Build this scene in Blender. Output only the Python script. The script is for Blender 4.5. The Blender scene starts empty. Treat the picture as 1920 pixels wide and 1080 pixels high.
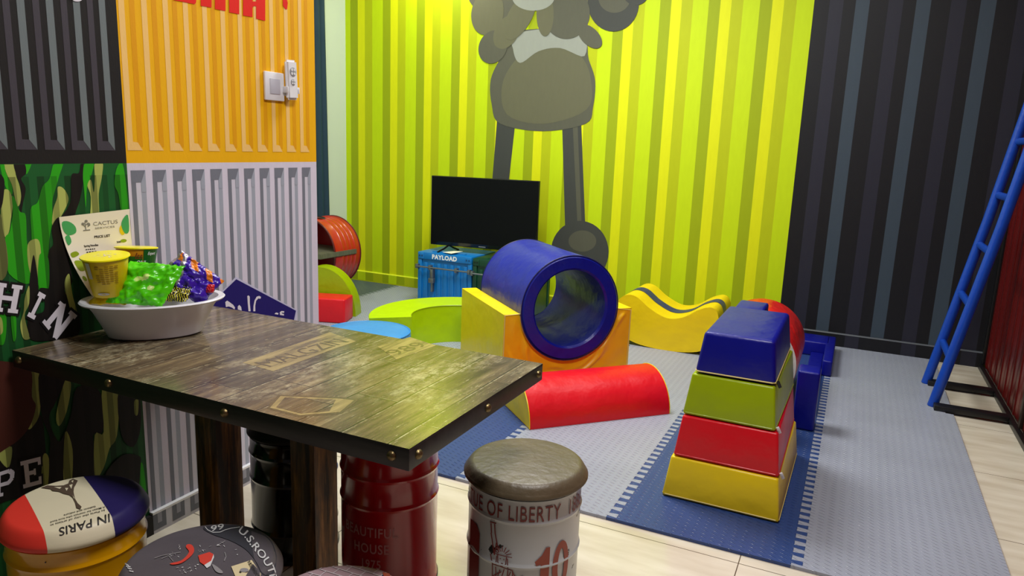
import bpy, bmesh, math, random
from mathutils import Vector, Matrix, noise
random.seed(7)
C = bpy.context.scene.collection
PI = math.pi

# ------------------------------------------------------------------ camera
YAW, PITCH, ROLL, FPX, CAMH = math.radians(25.15243), math.radians(11.23065), math.radians(2.16948), 1353.793, 1.35
fw = Vector((-math.sin(YAW)*math.cos(PITCH), math.cos(YAW)*math.cos(PITCH), -math.sin(PITCH)))
r0 = Vector((math.cos(YAW), math.sin(YAW), 0)); u0 = r0.cross(fw)
rt = r0*math.cos(ROLL) + u0*math.sin(ROLL); up = u0*math.cos(ROLL) - r0*math.sin(ROLL)
CP = Vector((0, 0, CAMH))
cd = bpy.data.cameras.new('camera'); cam = bpy.data.objects.new('camera', cd); C.objects.link(cam)
cam.matrix_world = Matrix(((rt.x, up.x, -fw.x, 0), (rt.y, up.y, -fw.y, 0), (rt.z, up.z, -fw.z, CAMH), (0, 0, 0, 1)))
cd.sensor_width = 36; cd.lens = FPX/1920*36; cd.clip_start = .05
bpy.context.scene.camera = cam
vs_ = bpy.context.scene.view_settings
vs_.view_transform = 'Standard'; vs_.look = 'None'; vs_.gamma = 1; vs_.use_curve_mapping = False; vs_.exposure = 0.0

# ------------------------------------------------------------------ world and ceiling lamps
w = bpy.data.worlds.new('world'); bpy.context.scene.world = w; w.use_nodes = True
w.node_tree.nodes['Background'].inputs[0].default_value = (.5, .55, .6, 1)
w.node_tree.nodes['Background'].inputs[1].default_value = .05
def area(name, loc, sx, sy, e, col=(1, 1, 1), aim=None):
    l = bpy.data.lights.new(name, 'AREA'); l.shape = 'RECTANGLE'; l.size = sx; l.size_y = sy; l.energy = e; l.color = col
    o = bpy.data.objects.new(name, l); C.objects.link(o); o.location = loc
    if aim: o.rotation_euler = (Vector(aim)-Vector(loc)).to_track_quat('-Z', 'Y').to_euler()
    return o
area('ceiling_panel_light', (-1.7, 3.75, 3.22), 1.0, 1.0, 102, (1, .99, .96))
area('ceiling_panel_light', (-.1, 4.2, 3.22), .5, .5, 9, (.95, .98, 1))
area('ceiling_panel_light', (-.2, 1.4, 3.22), .6, .6, 62, (1, .98, .97))
area('ceiling_spot_light', (-3.3, 5.2, 3.1), .12, .12, 15, (1, .97, .85), (-3.35, 5.58, 2.5))
area('ceiling_panel_light', (-3.6, 3.6, 3.22), .5, .5, 12, (.95, 1, 1))

# ------------------------------------------------------------------ picture measuring helpers (pixel -> point on a real plane)
def ray(px, py): return rt*(px-960)/FPX - up*(py-540)/FPX + fw
def atz(px, py, z): d = ray(px, py); return CP + d*((z-CAMH)/d.z)
def aty(px, py, y): d = ray(px, py); return CP + d*(y/d.y)
def atx(px, py, x): d = ray(px, py); return CP + d*(x/d.x)
def atd(px, py, depth): return CP + ray(px, py)*depth

# ------------------------------------------------------------------ materials
def lin(c):
    return tuple(((x/255+.055)/1.055)**2.4 if x/255 > .04045 else x/255/12.92 for x in c)
def N(nt, t, **k):
    n = nt.nodes.new(t)
    for a, b in k.items(): setattr(n, a, b)
    return n
def mt(nt, op, a, b=None, c=None):
    n = nt.nodes.new('ShaderNodeMath'); n.operation = op
    for i, v in enumerate((a, b, c)):
        if v is None: continue
        if isinstance(v, (int, float)): n.inputs[i].default_value = v
        else: nt.links.new(v, n.inputs[i])
    return n.outputs[0]
MATS = {}
def base(name, rough=.5, metal=0, spec=.5, coat=0):
    m = bpy.data.materials.new(name); m.use_nodes = True; nt = m.node_tree; b = nt.nodes['Principled BSDF']
    b.inputs['Roughness'].default_value = rough; b.inputs['Metallic'].default_value = metal
    b.inputs['Specular IOR Level'].default_value = spec; b.inputs['Coat Weight'].default_value = coat
    b.inputs['Coat Roughness'].default_value = .12
    return m, nt, b
def mat(name, col, rough=.5, metal=0, spec=.5, bump=0, bscale=30, var=.06, vscale=6, coat=0, stretch=(1, 1, 1), bd=.01):
    """procedural paint / plastic / vinyl: slight colour variation and a noise relief"""
    if name in MATS: return MATS[name]
    m, nt, b = base(name, rough, metal, spec, coat)
    tc = N(nt, 'ShaderNodeTexCoord'); mp = N(nt, 'ShaderNodeMapping'); mp.inputs['Scale'].default_value = stretch
    nt.links.new(tc.outputs['Object'], mp.inputs['Vector'])
    no = N(nt, 'ShaderNodeTexNoise'); no.inputs['Scale'].default_value = vscale; no.inputs['Detail'].default_value = 3
    nt.links.new(mp.outputs[0], no.inputs['Vector'])
    c = lin(col); mx = N(nt, 'ShaderNodeMix', data_type='RGBA')
    mx.inputs['A'].default_value = (*[max(0, x*(1-var)) for x in c], 1); mx.inputs['B'].default_value = (*[min(1, x*(1+var)) for x in c], 1)
    nt.links.new(no.outputs['Fac'], mx.inputs['Factor']); nt.links.new(mx.outputs['Result'], b.inputs['Base Color'])
    if bump:
        n2 = N(nt, 'ShaderNodeTexNoise'); n2.inputs['Scale'].default_value = bscale; n2.inputs['Detail'].default_value = 4
        nt.links.new(mp.outputs[0], n2.inputs['Vector'])
        bp = N(nt, 'ShaderNodeBump'); bp.inputs['Strength'].default_value = bump; bp.inputs['Distance'].default_value = bd
        nt.links.new(n2.outputs['Fac'], bp.inputs['Height']); nt.links.new(bp.outputs[0], b.inputs['Normal'])
    MATS[name] = m; return m
def vinyl(name, col, rough=.36, wr=.45, sc=5): return mat(name, col, rough, bump=wr, bscale=sc, var=.05, spec=.4, bd=.03)
def paper(name, col, rough=.62):
    """printed wallpaper with a fine canvas weave"""
    if name in MATS: return MATS[name]
    m = mat(name, col, rough, bump=.06, bscale=260, var=.05, vscale=40, spec=.3, stretch=(1, 1, .25)); return m

YEL = vinyl('vinyl_yellow', (236, 206, 20)); YEL_LIT = mat('vinyl_yellow_warm_lit', (246, 192, 14), .4, bump=.4, bscale=6, var=.05, bd=.02)  # second yellow has the warm light on the cradle front painted in
RED = vinyl('vinyl_red', (214, 12, 30)); BLU = vinyl('vinyl_blue', (6, 12, 128)); GRN = vinyl('vinyl_lime', (150, 172, 0))
LIME = vinyl('vinyl_bright_lime', (172, 205, 0)); SKY = vinyl('vinyl_sky_blue', (58, 140, 208)); NAVY = vinyl('vinyl_navy', (32, 40, 100))
WHT = mat('white_plastic', (232, 232, 236), .35, var=.02); PIPE = mat('piping_cream', (225, 205, 120), .5)
BLK = mat('black_metal', (16, 16, 18), .4, bump=.1, bscale=60)
STEEL = mat('dull_steel', (120, 125, 128), .35, metal=.8, bump=.2, bscale=80)
BRASS = mat('antique_brass', (120, 104, 70), .35, metal=.9, bump=.2, bscale=120, var=.3, vscale=60)
RUST = mat('rusty_black', (30, 22, 20), .6)

# ------------------------------------------------------------------ mesh collector
class P:
    def __init__(s): s.v = []; s.f = []; s.m = []; s.s = []
    def add(s, vs, fs, mi=0, smooth=False):
        o = len(s.v); s.v += [tuple(x) for x in vs]
        for f in fs: s.f.append(tuple(i+o for i in f)); s.m.append(mi); s.s.append(smooth)
        return s
    def bm(s, bm, mi=0, smooth=False, M=None):
        bm.verts.index_update()
        s.add([(M @ v.co) if M else v.co for v in bm.verts], [[v.index for v in f.verts] for f in bm.faces], mi, smooth); bm.free(); return s
    def hexa(s, pts, mi=0, bev=0, seg=3, smooth=None):
        """8 points: bottom 4 ccw, top 4 ccw"""
        b = bmesh.new(); v = [b.verts.new(p) for p in pts]
        for f in ((3, 2, 1, 0), (4, 5, 6, 7), (0, 1, 5, 4), (1, 2, 6, 5), (2, 3, 7, 6), (3, 0, 4, 7)): b.faces.new([v[i] for i in f])
        if bev: bmesh.ops.bevel(b, geom=b.edges[:]+b.verts[:], offset=bev, segments=seg, profile=.5, affect='EDGES')
        return s.bm(b, mi, bool(bev) if smooth is None else smooth)
    def box(s, x0, x1, y0, y1, z0, z1, mi=0, bev=0, seg=2):
        return s.hexa([(x0, y0, z0), (x1, y0, z0), (x1, y1, z0), (x0, y1, z0), (x0, y0, z1), (x1, y0, z1), (x1, y1, z1), (x0, y1, z1)], mi, bev, seg)
    def lathe(s, prof, mi=0, n=64, M=None, smooth=True, closed=False, ang=2*PI, caps=None):
        """prof: list of (r, z[, mat]) rings"""
        full = abs(ang-2*PI) < 1e-6; k = n if full else n+1
        vs = []
        for p in prof:
            for i in range(k):
                a = ang*i/n; q = Vector((p[0]*math.cos(a), p[0]*math.sin(a), p[1])); vs.append(M @ q if M else q)
        L = len(prof); rng = range(L if closed else L-1)
        for j in rng:
            j2 = (j+1) % L; mm = prof[j][2] if len(prof[j]) > 2 else mi
            fs = [(j*k+i, j*k+(i+1) % k, j2*k+(i+1) % k, j2*k+i) for i in range(n)]
            if j == 0: s.add(vs, fs, mm, smooth); o = len(s.v)-len(vs)
            else:
                for f in fs: s.f.append(tuple(x+o for x in f)); s.m.append(mm); s.s.append(smooth)
        return s
    def tube(s, pts, r, mi=0, n=12, cap=True, closed=False):
        pts = [Vector(p) for p in pts]; vs = []; prev = None; L = len(pts)
        for i, p in enumerate(pts):
            a = pts[i-1] if (i or closed) else p; b = pts[(i+1) % L] if (i < L-1 or closed) else p
            t = (b-a).normalized()
            x = (prev - t*prev.dot(t)).normalized() if prev else t.orthogonal().normalized()
            prev = x; y = t.cross(x); rr = r[i] if isinstance(r, (list, tuple)) else r
            vs += [p + (x*math.cos(2*PI*k/n) + y*math.sin(2*PI*k/n))*rr for k in range(n)]
        fs = [(j*n+i, j*n+(i+1) % n, ((j+1) % L)*n+(i+1) % n, ((j+1) % L)*n+i) for j in range(L if closed else L-1) for i in range(n)]
        s.add(vs, fs, mi, True)
        if cap and not closed: s.add(vs[:n], [tuple(range(n))[::-1]], mi); s.add(vs[-n:], [tuple(range(n))], mi)
        return s
    def prism(s, poly, d, M, mi=0, bev=0, side=None, seg=3):
        """2D outline (x,y) extruded 0..d along local z, then M"""
        b = bmesh.new(); lo = [b.verts.new((x, y, 0)) for x, y in poly]; hi = [b.verts.new((x, y, d)) for x, y in poly]; n = len(poly)
        b.faces.new(lo[::-1]); b.faces.new(hi)
        for i in range(n): b.faces.new((lo[i], lo[(i+1) % n], hi[(i+1) % n], hi[i]))
        if bev:
            es = [e for e in b.edges if len(e.link_faces) == 2 and e.calc_face_angle(0) > .5]
            bmesh.ops.bevel(b, geom=es, offset=bev, segments=seg, profile=.5, affect='EDGES')
        bmesh.ops.recalc_face_normals(b, faces=b.faces[:])
        return s.bm(b, mi, bool(bev), M)
    def build(s, name, mats, parent=None, loc=None, rz=0, sharp=40, kind=None):
        me = bpy.data.meshes.new(name); me.from_pydata(s.v, [], s.f)
        for m in (mats if isinstance(mats, (list, tuple)) else [mats]): me.materials.append(m)
        me.polygons.foreach_set('material_index', s.m); me.polygons.foreach_set('use_smooth', s.s)
        me.update(); me.validate()
        if any(s.s):
            b = bmesh.new(); b.from_mesh(me); bmesh.ops.remove_doubles(b, verts=b.verts, dist=1e-6)
            for e in b.edges:
                if len(e.link_faces) == 2 and e.calc_face_angle(0) > math.radians(sharp): e.smooth = False
            b.to_mesh(me); b.free()
        o = bpy.data.objects.new(name, me); C.objects.link(o)
        if loc: o.location = loc
        o.rotation_euler.z = rz
        if parent: o.parent = parent
        if kind: o['kind'] = kind
        return o
def thing(name, label, cat, loc=(0, 0, 0), rz=0, group=None):
    o = bpy.data.objects.new(name, None); C.objects.link(o); o.location = loc; o.rotation_euler.z = rz; o.empty_display_size = .1
    o['label'] = label; o['category'] = cat
    if group: o['group'] = group
    return o
def tag(o, label, cat, group=None):
    o['label'] = label; o['category'] = cat
    if group: o['group'] = group
    return o
def spline(pts, n=5, closed=True):
    out = []; L = len(pts)
    for i in range(L if closed else L-1):
        g = lambda k: pts[k % L] if closed else pts[max(0, min(L-1, k))]
        p0, p1, p2, p3 = g(i-1), g(i), g(i+1), g(i+2)
        for k in range(n):
            t = k/n
            out.append(tuple(.5*((2*b)+(-a+c)*t+(2*a-5*b+4*c-d)*t*t+(-a+3*b-3*c+d)*t**3) for a, b, c, d in zip(p0, p1, p2, p3)))
    if not closed: out.append(pts[-1])
    return out
def ellipse(cx, cy, rx, ry=None, n=40, rot=0):
    ry = ry or rx; c, s = math.cos(rot), math.sin(rot)
    return [(cx+rx*math.cos(a)*c-ry*math.sin(a)*s, cy+rx*math.cos(a)*s+ry*math.sin(a)*c) for a in [2*PI*i/n for i in range(n)]]
# flat lettering: returns verts (2D, unit height) and faces, centred on x unless left
FONTC = {}
def text2d(s, bold=.0, align='CENTER', shear=0, space=1.0):
    k = (s, bold, align, shear, space)
    if k in FONTC: return FONTC[k]
    cu = bpy.data.curves.new('t', 'FONT'); cu.body = s; cu.size = 1; cu.offset = bold; cu.align_x = align; cu.shear = shear
    cu.space_character = space; cu.resolution_u = 3
    o = bpy.data.objects.new('t', cu); C.objects.link(o); dg = bpy.context.evaluated_depsgraph_get()
    me = bpy.data.meshes.new_from_object(o.evaluated_get(dg)); b = bmesh.new(); b.from_mesh(me)
    bmesh.ops.triangulate(b, faces=b.faces[:]); b.verts.index_update()
    r = ([(v.co.x/.7, v.co.y/.7) for v in b.verts], [[v.index for v in f.verts] for f in b.faces])
    b.free(); bpy.data.objects.remove(o); bpy.data.curves.remove(cu); bpy.data.meshes.remove(me)
    FONTC[k] = r; return r
def stamp(p, shape, fn, mi, sub=0):
    """put a flat 2D shape (verts, faces) onto a surface through fn(u, v) -> 3D"""
    vs, fs = shape
    if sub:   # split long triangles so the print follows a curved cushion
        vs = [tuple(v) for v in vs]; fs = [tuple(f) for f in fs]; ok = []
        while fs:
            a, b, c = fs.pop(); L = [math.dist(vs[a], vs[b]), math.dist(vs[b], vs[c]), math.dist(vs[c], vs[a])]; k = L.index(max(L))
            if L[k] <= sub: ok.append((a, b, c)); continue
            q = ((a, b, c), (b, c, a), (c, a, b))[k]; m = len(vs); vs.append(tuple((x+y)/2 for x, y in zip(vs[q[0]], vs[q[1]])))
            fs += [(q[0], m, q[2]), (m, q[1], q[2])]
        fs = ok
    p.add([fn(*v) for v in vs], fs, mi)
def poly_shape(pts): return (pts, [list(range(len(pts)))])
def strokes(segs, wd):
    vs, fs = [], []
    for (x0, y0, x1, y1, *r) in segs:
        ww = (r[0] if r else wd)/2; d = Vector((x1-x0, y1-y0)).normalized(); nx, ny = -d.y*ww, d.x*ww; o = len(vs)
        vs += [(x0+nx, y0+ny), (x0-nx, y0-ny), (x1-nx, y1-ny), (x1+nx, y1+ny)]; fs.append([o, o+1, o+2, o+3])
    return vs, fs
def quadmap(q):
    """unit square (u right, v up) onto a picture quad: TL TR BR BL"""
    tl, tr, br, bl = [Vector(a) for a in q]
    return lambda u, v: tuple((tl*(1-u)+tr*u)*v + (bl*(1-u)+br*u)*(1-v))

# ================================================================== THE SETTING
WX, WYE, ZS = -2.045, 2.398, 1.25       # near left wall plane, its end, the height of the print seam
BY, RX, LX = 5.58, .885, -4.4
CEIL = 3.3; Y0 = -1.6
# floor: large cream tiles with thin grout
def tile_mat():
    m, nt, b = base('floor_tile_cream', .14, spec=.5)
    g = N(nt, 'ShaderNodeNewGeometry'); sp = N(nt, 'ShaderNodeSeparateXYZ'); nt.links.new(g.outputs['Position'], sp.inputs[0])
    def line(o, off, per):
        f = mt(nt, 'FRACT', mt(nt, 'DIVIDE', mt(nt, 'SUBTRACT', o, off), per)); return mt(nt, 'LESS_THAN', f, .0035/per)
    gx = line(sp.outputs[0], -.219, .64); gy = line(sp.outputs[1], 2.33, .64); gr = mt(nt, 'MAXIMUM', gx, gy)
    mp = N(nt, 'ShaderNodeMapping'); mp.inputs['Scale'].default_value = (1.2, 5, 1); nt.links.new(g.outputs['Position'], mp.inputs[0])
    no = N(nt, 'ShaderNodeTexNoise'); no.inputs['Scale'].default_value = 2.5; no.inputs['Detail'].default_value = 6; nt.links.new(mp.outputs[0], no.inputs[0])
    r = N(nt, 'ShaderNodeValToRGB'); r.color_ramp.elements[0].color = (*lin((196, 184, 164)), 1); r.color_ramp.elements[1].color = (*lin((222, 214, 198)), 1)
    r.color_ramp.elements[0].position = .3; r.color_ramp.elements[1].position = .7; nt.links.new(no.outputs['Fac'], r.inputs[0])
    mx = N(nt, 'ShaderNodeMix', data_type='RGBA'); mx.inputs['B'].default_value = (*lin((95, 85, 70)), 1)
    nt.links.new(gr, mx.inputs['Factor']); nt.links.new(r.outputs[0], mx.inputs['A']); nt.links.new(mx.outputs['Result'], b.inputs['Base Color'])
    return m
P().box(LX-.1, RX+.1, Y0-.1, BY+.1, -.1, 0).build('floor', tile_mat(), kind='structure')
CEILM = mat('ceiling_white', (225, 225, 222), .9, var=.01)
P().box(LX-.1, RX+.1, Y0-.1, BY+.1, CEIL, CEIL+.1).build('ceiling', CEILM, kind='structure')
WALLW = mat('wall_pale_green_white', (205, 218, 206), .7, var=.02)
P().box(LX-.1, LX, WYE-.1, BY, 0, CEIL).build('wall_far_left', WALLW, kind='structure')
P().box(LX, WX-.14, WYE-.14, WYE, 0, CEIL).build('wall_return', WALLW, kind='structure')
P().box(WX-.14, RX+.1, Y0-.1, Y0, 0, CEIL).build('wall_front', mat('wall_dark_near', (70, 72, 78), .7), kind='structure')

# back wall: printed lime container panel and black container panel on one plane, facing -Y
LB, LD, LY, LM = [paper('print_lime_'+n, c) for n, c in (('bright', (192, 216, 0)), ('dark', (152, 168, 0)), ('yellow', (218, 222, 0)), ('mid', (178, 188, 0)))]
KB, KP, KS = [paper('print_black_'+n, c, .5) for n, c in (('base', (24, 24, 28)), ('purple', (40, 40, 52)), ('slate', (60, 72, 84)))]
G1, G2, G3, G4 = [paper('print_grey_'+n, c) for n, c in (('dark', (86, 86, 72)), ('mid', (98, 97, 74)), ('light', (146, 150, 140)), ('deep', (64, 66, 62)))]
def stripe_bounds(x0, x1, start, per, offs):
    out = []; k = math.floor((x0-start)/per)-1
    while start+k*per < x1:
        for i, (o, c) in enumerate(offs):
            a = start+k*per+o; b = start+k*per+(offs[i+1][0] if i+1 < len(offs) else per)
            a, b = max(a, x0), min(b, x1)
            if b-a > 1e-4: out.append((a, b, c))
        k += 1
    return out
SPL = -.423
LIMEO = [(0, 1), (.083, 2), (.16, 3), (.242, 0)]
BLKO = [(0, 4), (.098, 5), (.184, 4), (.26, 6), (.344, 4)]
bw = P(); bw.box(LX-.1, RX+.1, BY+.001, BY+.12, 0, CEIL, 0)
for a, b, c in stripe_bounds(LX, SPL, -4.343, .3565, LIMEO): bw.add([(a, BY, 0), (b, BY, 0), (b, BY, CEIL), (a, BY, CEIL)], [(0, 1, 2, 3)], c)
for a, b, c in stripe_bounds(SPL, RX, SPL, .3585, BLKO): bw.add([(a, BY, 0), (b, BY, 0), (b, BY, CEIL), (a, BY, CEIL)], [(0, 1, 2, 3)], c)
# printed grey figure: a plain stand-in of stacked rounded shapes
def onback(k): return lambda u, v: tuple(aty(u, v, BY-.0006*k))
def bwp(pts, k, mi): stamp(bw, poly_shape(pts), onback(k), mi)
bwp([(932, 225), (966, 232), (953, 350), (922, 350)], 1, 10)
bwp([(1054, 235), (1090, 235), (1098, 440), (1060, 440)], 1, 10)
bwp([(1074, 235), (1083, 235), (1091, 430), (1083, 430)], 2, 7)
bwp(ellipse(1087, 472, 54, 58), 3, 10); bwp(ellipse(1092, 452, 26, 20), 4, 7)
bwp(spline([(960, 60), (1085, 60), (1104, 112), (1116, 152), (1112, 200), (1098, 232), (1018, 246), (938, 232), (922, 196), (920, 150), (938, 108)]), 4, 7)
bwp(spline([(985, 96), (1040, 84), (1088, 104), (1108, 150), (1100, 205), (1020, 232), (950, 214), (944, 150)]), 5, 8)
bwp(spline([(968, 62), (1085, 55), (1096, 105), (1050, 90), (1010, 96), (975, 118), (962, 92)]), 6, 9)
for i, (cx, cy, rx, ry, rot, mi) in enumerate([(945, -25, 72, 62, 0, 7), (1050, -45, 90, 70, 0, 8), (1150, 5, 48, 54, 0, 10), (1152, -4, 30, 28, 0, 7), (1192, -30, 30, 40, 0, 10),
        (914, 24, 30, 42, .2, 8), (924, 88, 26, 32, .4, 7), (950, 60, 22, 34, .5, 8), (1062, 25, 44, 48, 0, 7), (1022, 26, 16, 42, 0, 8), (1106, 68, 16, 28, -.8, 7), (975, 30, 22, 50, .5, 8), (1000, -6, 40, 26, 0, 9)]):
    bwp(ellipse(cx, cy, rx, ry, 40, rot), 7+i*.5, mi)
bw.build('wall_back', [LB, LD, LY, LM, KB, KP, KS, G1, G2, G3, G4], kind='structure')
# skirting board along the back wall, papered over
sk = P(); EDL = paper('print_lime_edge', (226, 236, 40)); EDK = paper('print_black_edge', (86, 90, 96), .4)
for (x0, x1, st, per, offs, e) in ((LX, SPL, -4.33, .3565, [(0, 1), (.07, 2), (.16, 1), (.25, 3)], 4), (SPL, RX, SPL, .3585, [(0, 5), (.1, 6), (.19, 5)], 7)):
    for a, b, c in stripe_bounds(x0, x1, st, per, offs):
        sk.add([(a, BY-.016, 0), (b, BY-.016, 0), (b, BY-.016, .1), (a, BY-.016, .1)], [(0, 1, 2, 3)], c if c != 2 else 2)
    sk.add([(x0, BY-.016, .1), (x1, BY-.016, .1), (x1, BY-.012, .106), (x0, BY-.012, .106), (x1, BY+.0005, .108), (x0, BY+.0005, .108)], [(0, 1, 2, 3), (3, 2, 4, 5)], e)
    if e == 4: sk.add([(x0, BY-.0165, .02), (x1, BY-.0165, .02), (x1, BY-.0165, 0), (x0, BY-.0165, 0)], [(0, 1, 2, 3)], 3)
sk.add([(LX, BY-.016, 0), (RX, BY-.016, 0), (RX, BY, 0), (LX, BY, 0)], [(0, 1, 2, 3)], 5)
sk.build('baseboard_back', [LB, LD, LB, LM, EDL, KB, KP, EDK], kind='structure')

# near left wall: four printed container panels, facing +X
def camo_mat(name, col):
    m, nt, b = base(name, .6, spec=.3)
    g = N(nt, 'ShaderNodeNewGeometry'); sp = N(nt, 'ShaderNodeSeparateXYZ'); nt.links.new(g.outputs['Position'], sp.inputs[0])
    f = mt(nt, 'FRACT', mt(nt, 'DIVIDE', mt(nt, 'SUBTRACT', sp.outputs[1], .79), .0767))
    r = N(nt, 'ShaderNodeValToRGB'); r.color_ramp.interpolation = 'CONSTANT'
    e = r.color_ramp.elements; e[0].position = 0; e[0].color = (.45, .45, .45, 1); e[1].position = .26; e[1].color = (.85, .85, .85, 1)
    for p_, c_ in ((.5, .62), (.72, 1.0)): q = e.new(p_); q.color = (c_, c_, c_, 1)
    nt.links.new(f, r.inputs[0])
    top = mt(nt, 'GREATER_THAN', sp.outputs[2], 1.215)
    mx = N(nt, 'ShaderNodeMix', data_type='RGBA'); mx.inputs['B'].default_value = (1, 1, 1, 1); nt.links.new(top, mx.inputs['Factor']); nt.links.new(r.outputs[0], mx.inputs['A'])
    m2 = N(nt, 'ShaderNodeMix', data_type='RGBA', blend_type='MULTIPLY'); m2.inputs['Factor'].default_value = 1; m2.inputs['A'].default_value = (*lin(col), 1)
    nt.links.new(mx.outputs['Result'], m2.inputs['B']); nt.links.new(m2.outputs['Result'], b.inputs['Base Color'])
    return m
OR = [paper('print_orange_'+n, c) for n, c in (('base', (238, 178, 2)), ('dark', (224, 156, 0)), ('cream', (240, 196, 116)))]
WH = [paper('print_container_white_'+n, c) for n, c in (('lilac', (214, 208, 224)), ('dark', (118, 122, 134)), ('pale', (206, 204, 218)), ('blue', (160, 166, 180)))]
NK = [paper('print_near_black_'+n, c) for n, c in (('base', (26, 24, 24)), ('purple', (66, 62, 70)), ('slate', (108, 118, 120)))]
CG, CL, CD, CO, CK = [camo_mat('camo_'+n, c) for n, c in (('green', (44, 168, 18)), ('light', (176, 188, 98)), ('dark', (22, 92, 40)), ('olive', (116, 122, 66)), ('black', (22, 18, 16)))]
REDP = paper('print_red', (226, 26, 12)); BRN = paper('print_brown', (74, 32, 22)); LETW = paper('print_letter_white', (226, 222, 232)); LETK = paper('print_letter_outline', (14, 12, 14))
DIA = paper('print_navy_blue', (28, 18, 104)); DIAE = paper('print_navy_edge', (196, 196, 224))
wl = P(); wl.box(WX-.14, WX-.0012, Y0, WYE, 0, CEIL, 3)
M_ = [*OR, *WH, *NK, CG, CL, CD, CO, CK, REDP, BRN, LETW, LETK, DIA, DIAE]
iO, iW, iN, iC, iR, iB, iLW, iLK, iDI, iDE = 0, 3, 7, 10, 15, 16, 17, 18, 19, 20
def wq(pts, mi, k=0):  # pts in (y, z) on the wall plane
    wl.add([(WX-.001+.0003*k, min(y*1.0074, WYE), max(0, 1.35+(z-1.35)*1.0074) if z < 1.5 else z) for y, z in pts], [list(range(len(pts)))], mi)
def wr(y0, y1, z0, z1, mi, k=0): wq([(y0, z0), (y1, z0), (y1, z1), (y0, z1)], mi, k)
YS = 1.527
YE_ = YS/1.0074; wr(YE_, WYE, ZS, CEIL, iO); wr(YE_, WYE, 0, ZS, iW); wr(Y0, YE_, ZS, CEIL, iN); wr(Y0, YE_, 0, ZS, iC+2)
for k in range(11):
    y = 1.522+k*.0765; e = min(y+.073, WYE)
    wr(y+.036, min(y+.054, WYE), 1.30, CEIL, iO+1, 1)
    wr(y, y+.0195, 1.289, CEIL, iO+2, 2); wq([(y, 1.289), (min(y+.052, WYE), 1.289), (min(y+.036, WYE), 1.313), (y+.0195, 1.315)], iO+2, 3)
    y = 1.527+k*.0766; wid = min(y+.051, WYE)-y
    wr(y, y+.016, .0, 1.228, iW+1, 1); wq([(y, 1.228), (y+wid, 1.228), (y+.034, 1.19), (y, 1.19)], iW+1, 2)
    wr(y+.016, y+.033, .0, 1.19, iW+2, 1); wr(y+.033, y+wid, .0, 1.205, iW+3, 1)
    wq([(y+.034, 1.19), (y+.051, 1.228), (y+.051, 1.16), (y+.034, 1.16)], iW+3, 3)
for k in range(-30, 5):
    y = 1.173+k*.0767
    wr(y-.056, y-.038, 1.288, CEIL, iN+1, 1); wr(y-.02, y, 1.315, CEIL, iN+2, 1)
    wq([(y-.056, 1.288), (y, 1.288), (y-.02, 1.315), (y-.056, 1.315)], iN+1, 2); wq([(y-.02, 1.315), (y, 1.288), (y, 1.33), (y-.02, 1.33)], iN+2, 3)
def wpx(pts, mi, k, sm=True):
    pts = spline(pts, 4) if sm else pts; out = []
    for x, y in pts:
        q = atx(x, y, WX-.001+.0003*k); out.append((q.x, min(q.y, YS-.0005) if mi in range(iC, iC+5) else q.y, min(max(q.z, .0), ZS-.0015) if mi != iR else q.z))
    wl.add(out, [list(range(len(out)))], mi)
def z6(l): return [(x/5.4, 300+y/5.4) for x, y in l]
def z3(l): return [(x/5.4, 480+y/5.4) for x, y in l]
def z4(l): return [(x/3.6, 660+y/3.6) for x, y in l]
g_, l_, d_, o_, k_ = iC, iC+1, iC+2, iC+3, iC+4
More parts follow.
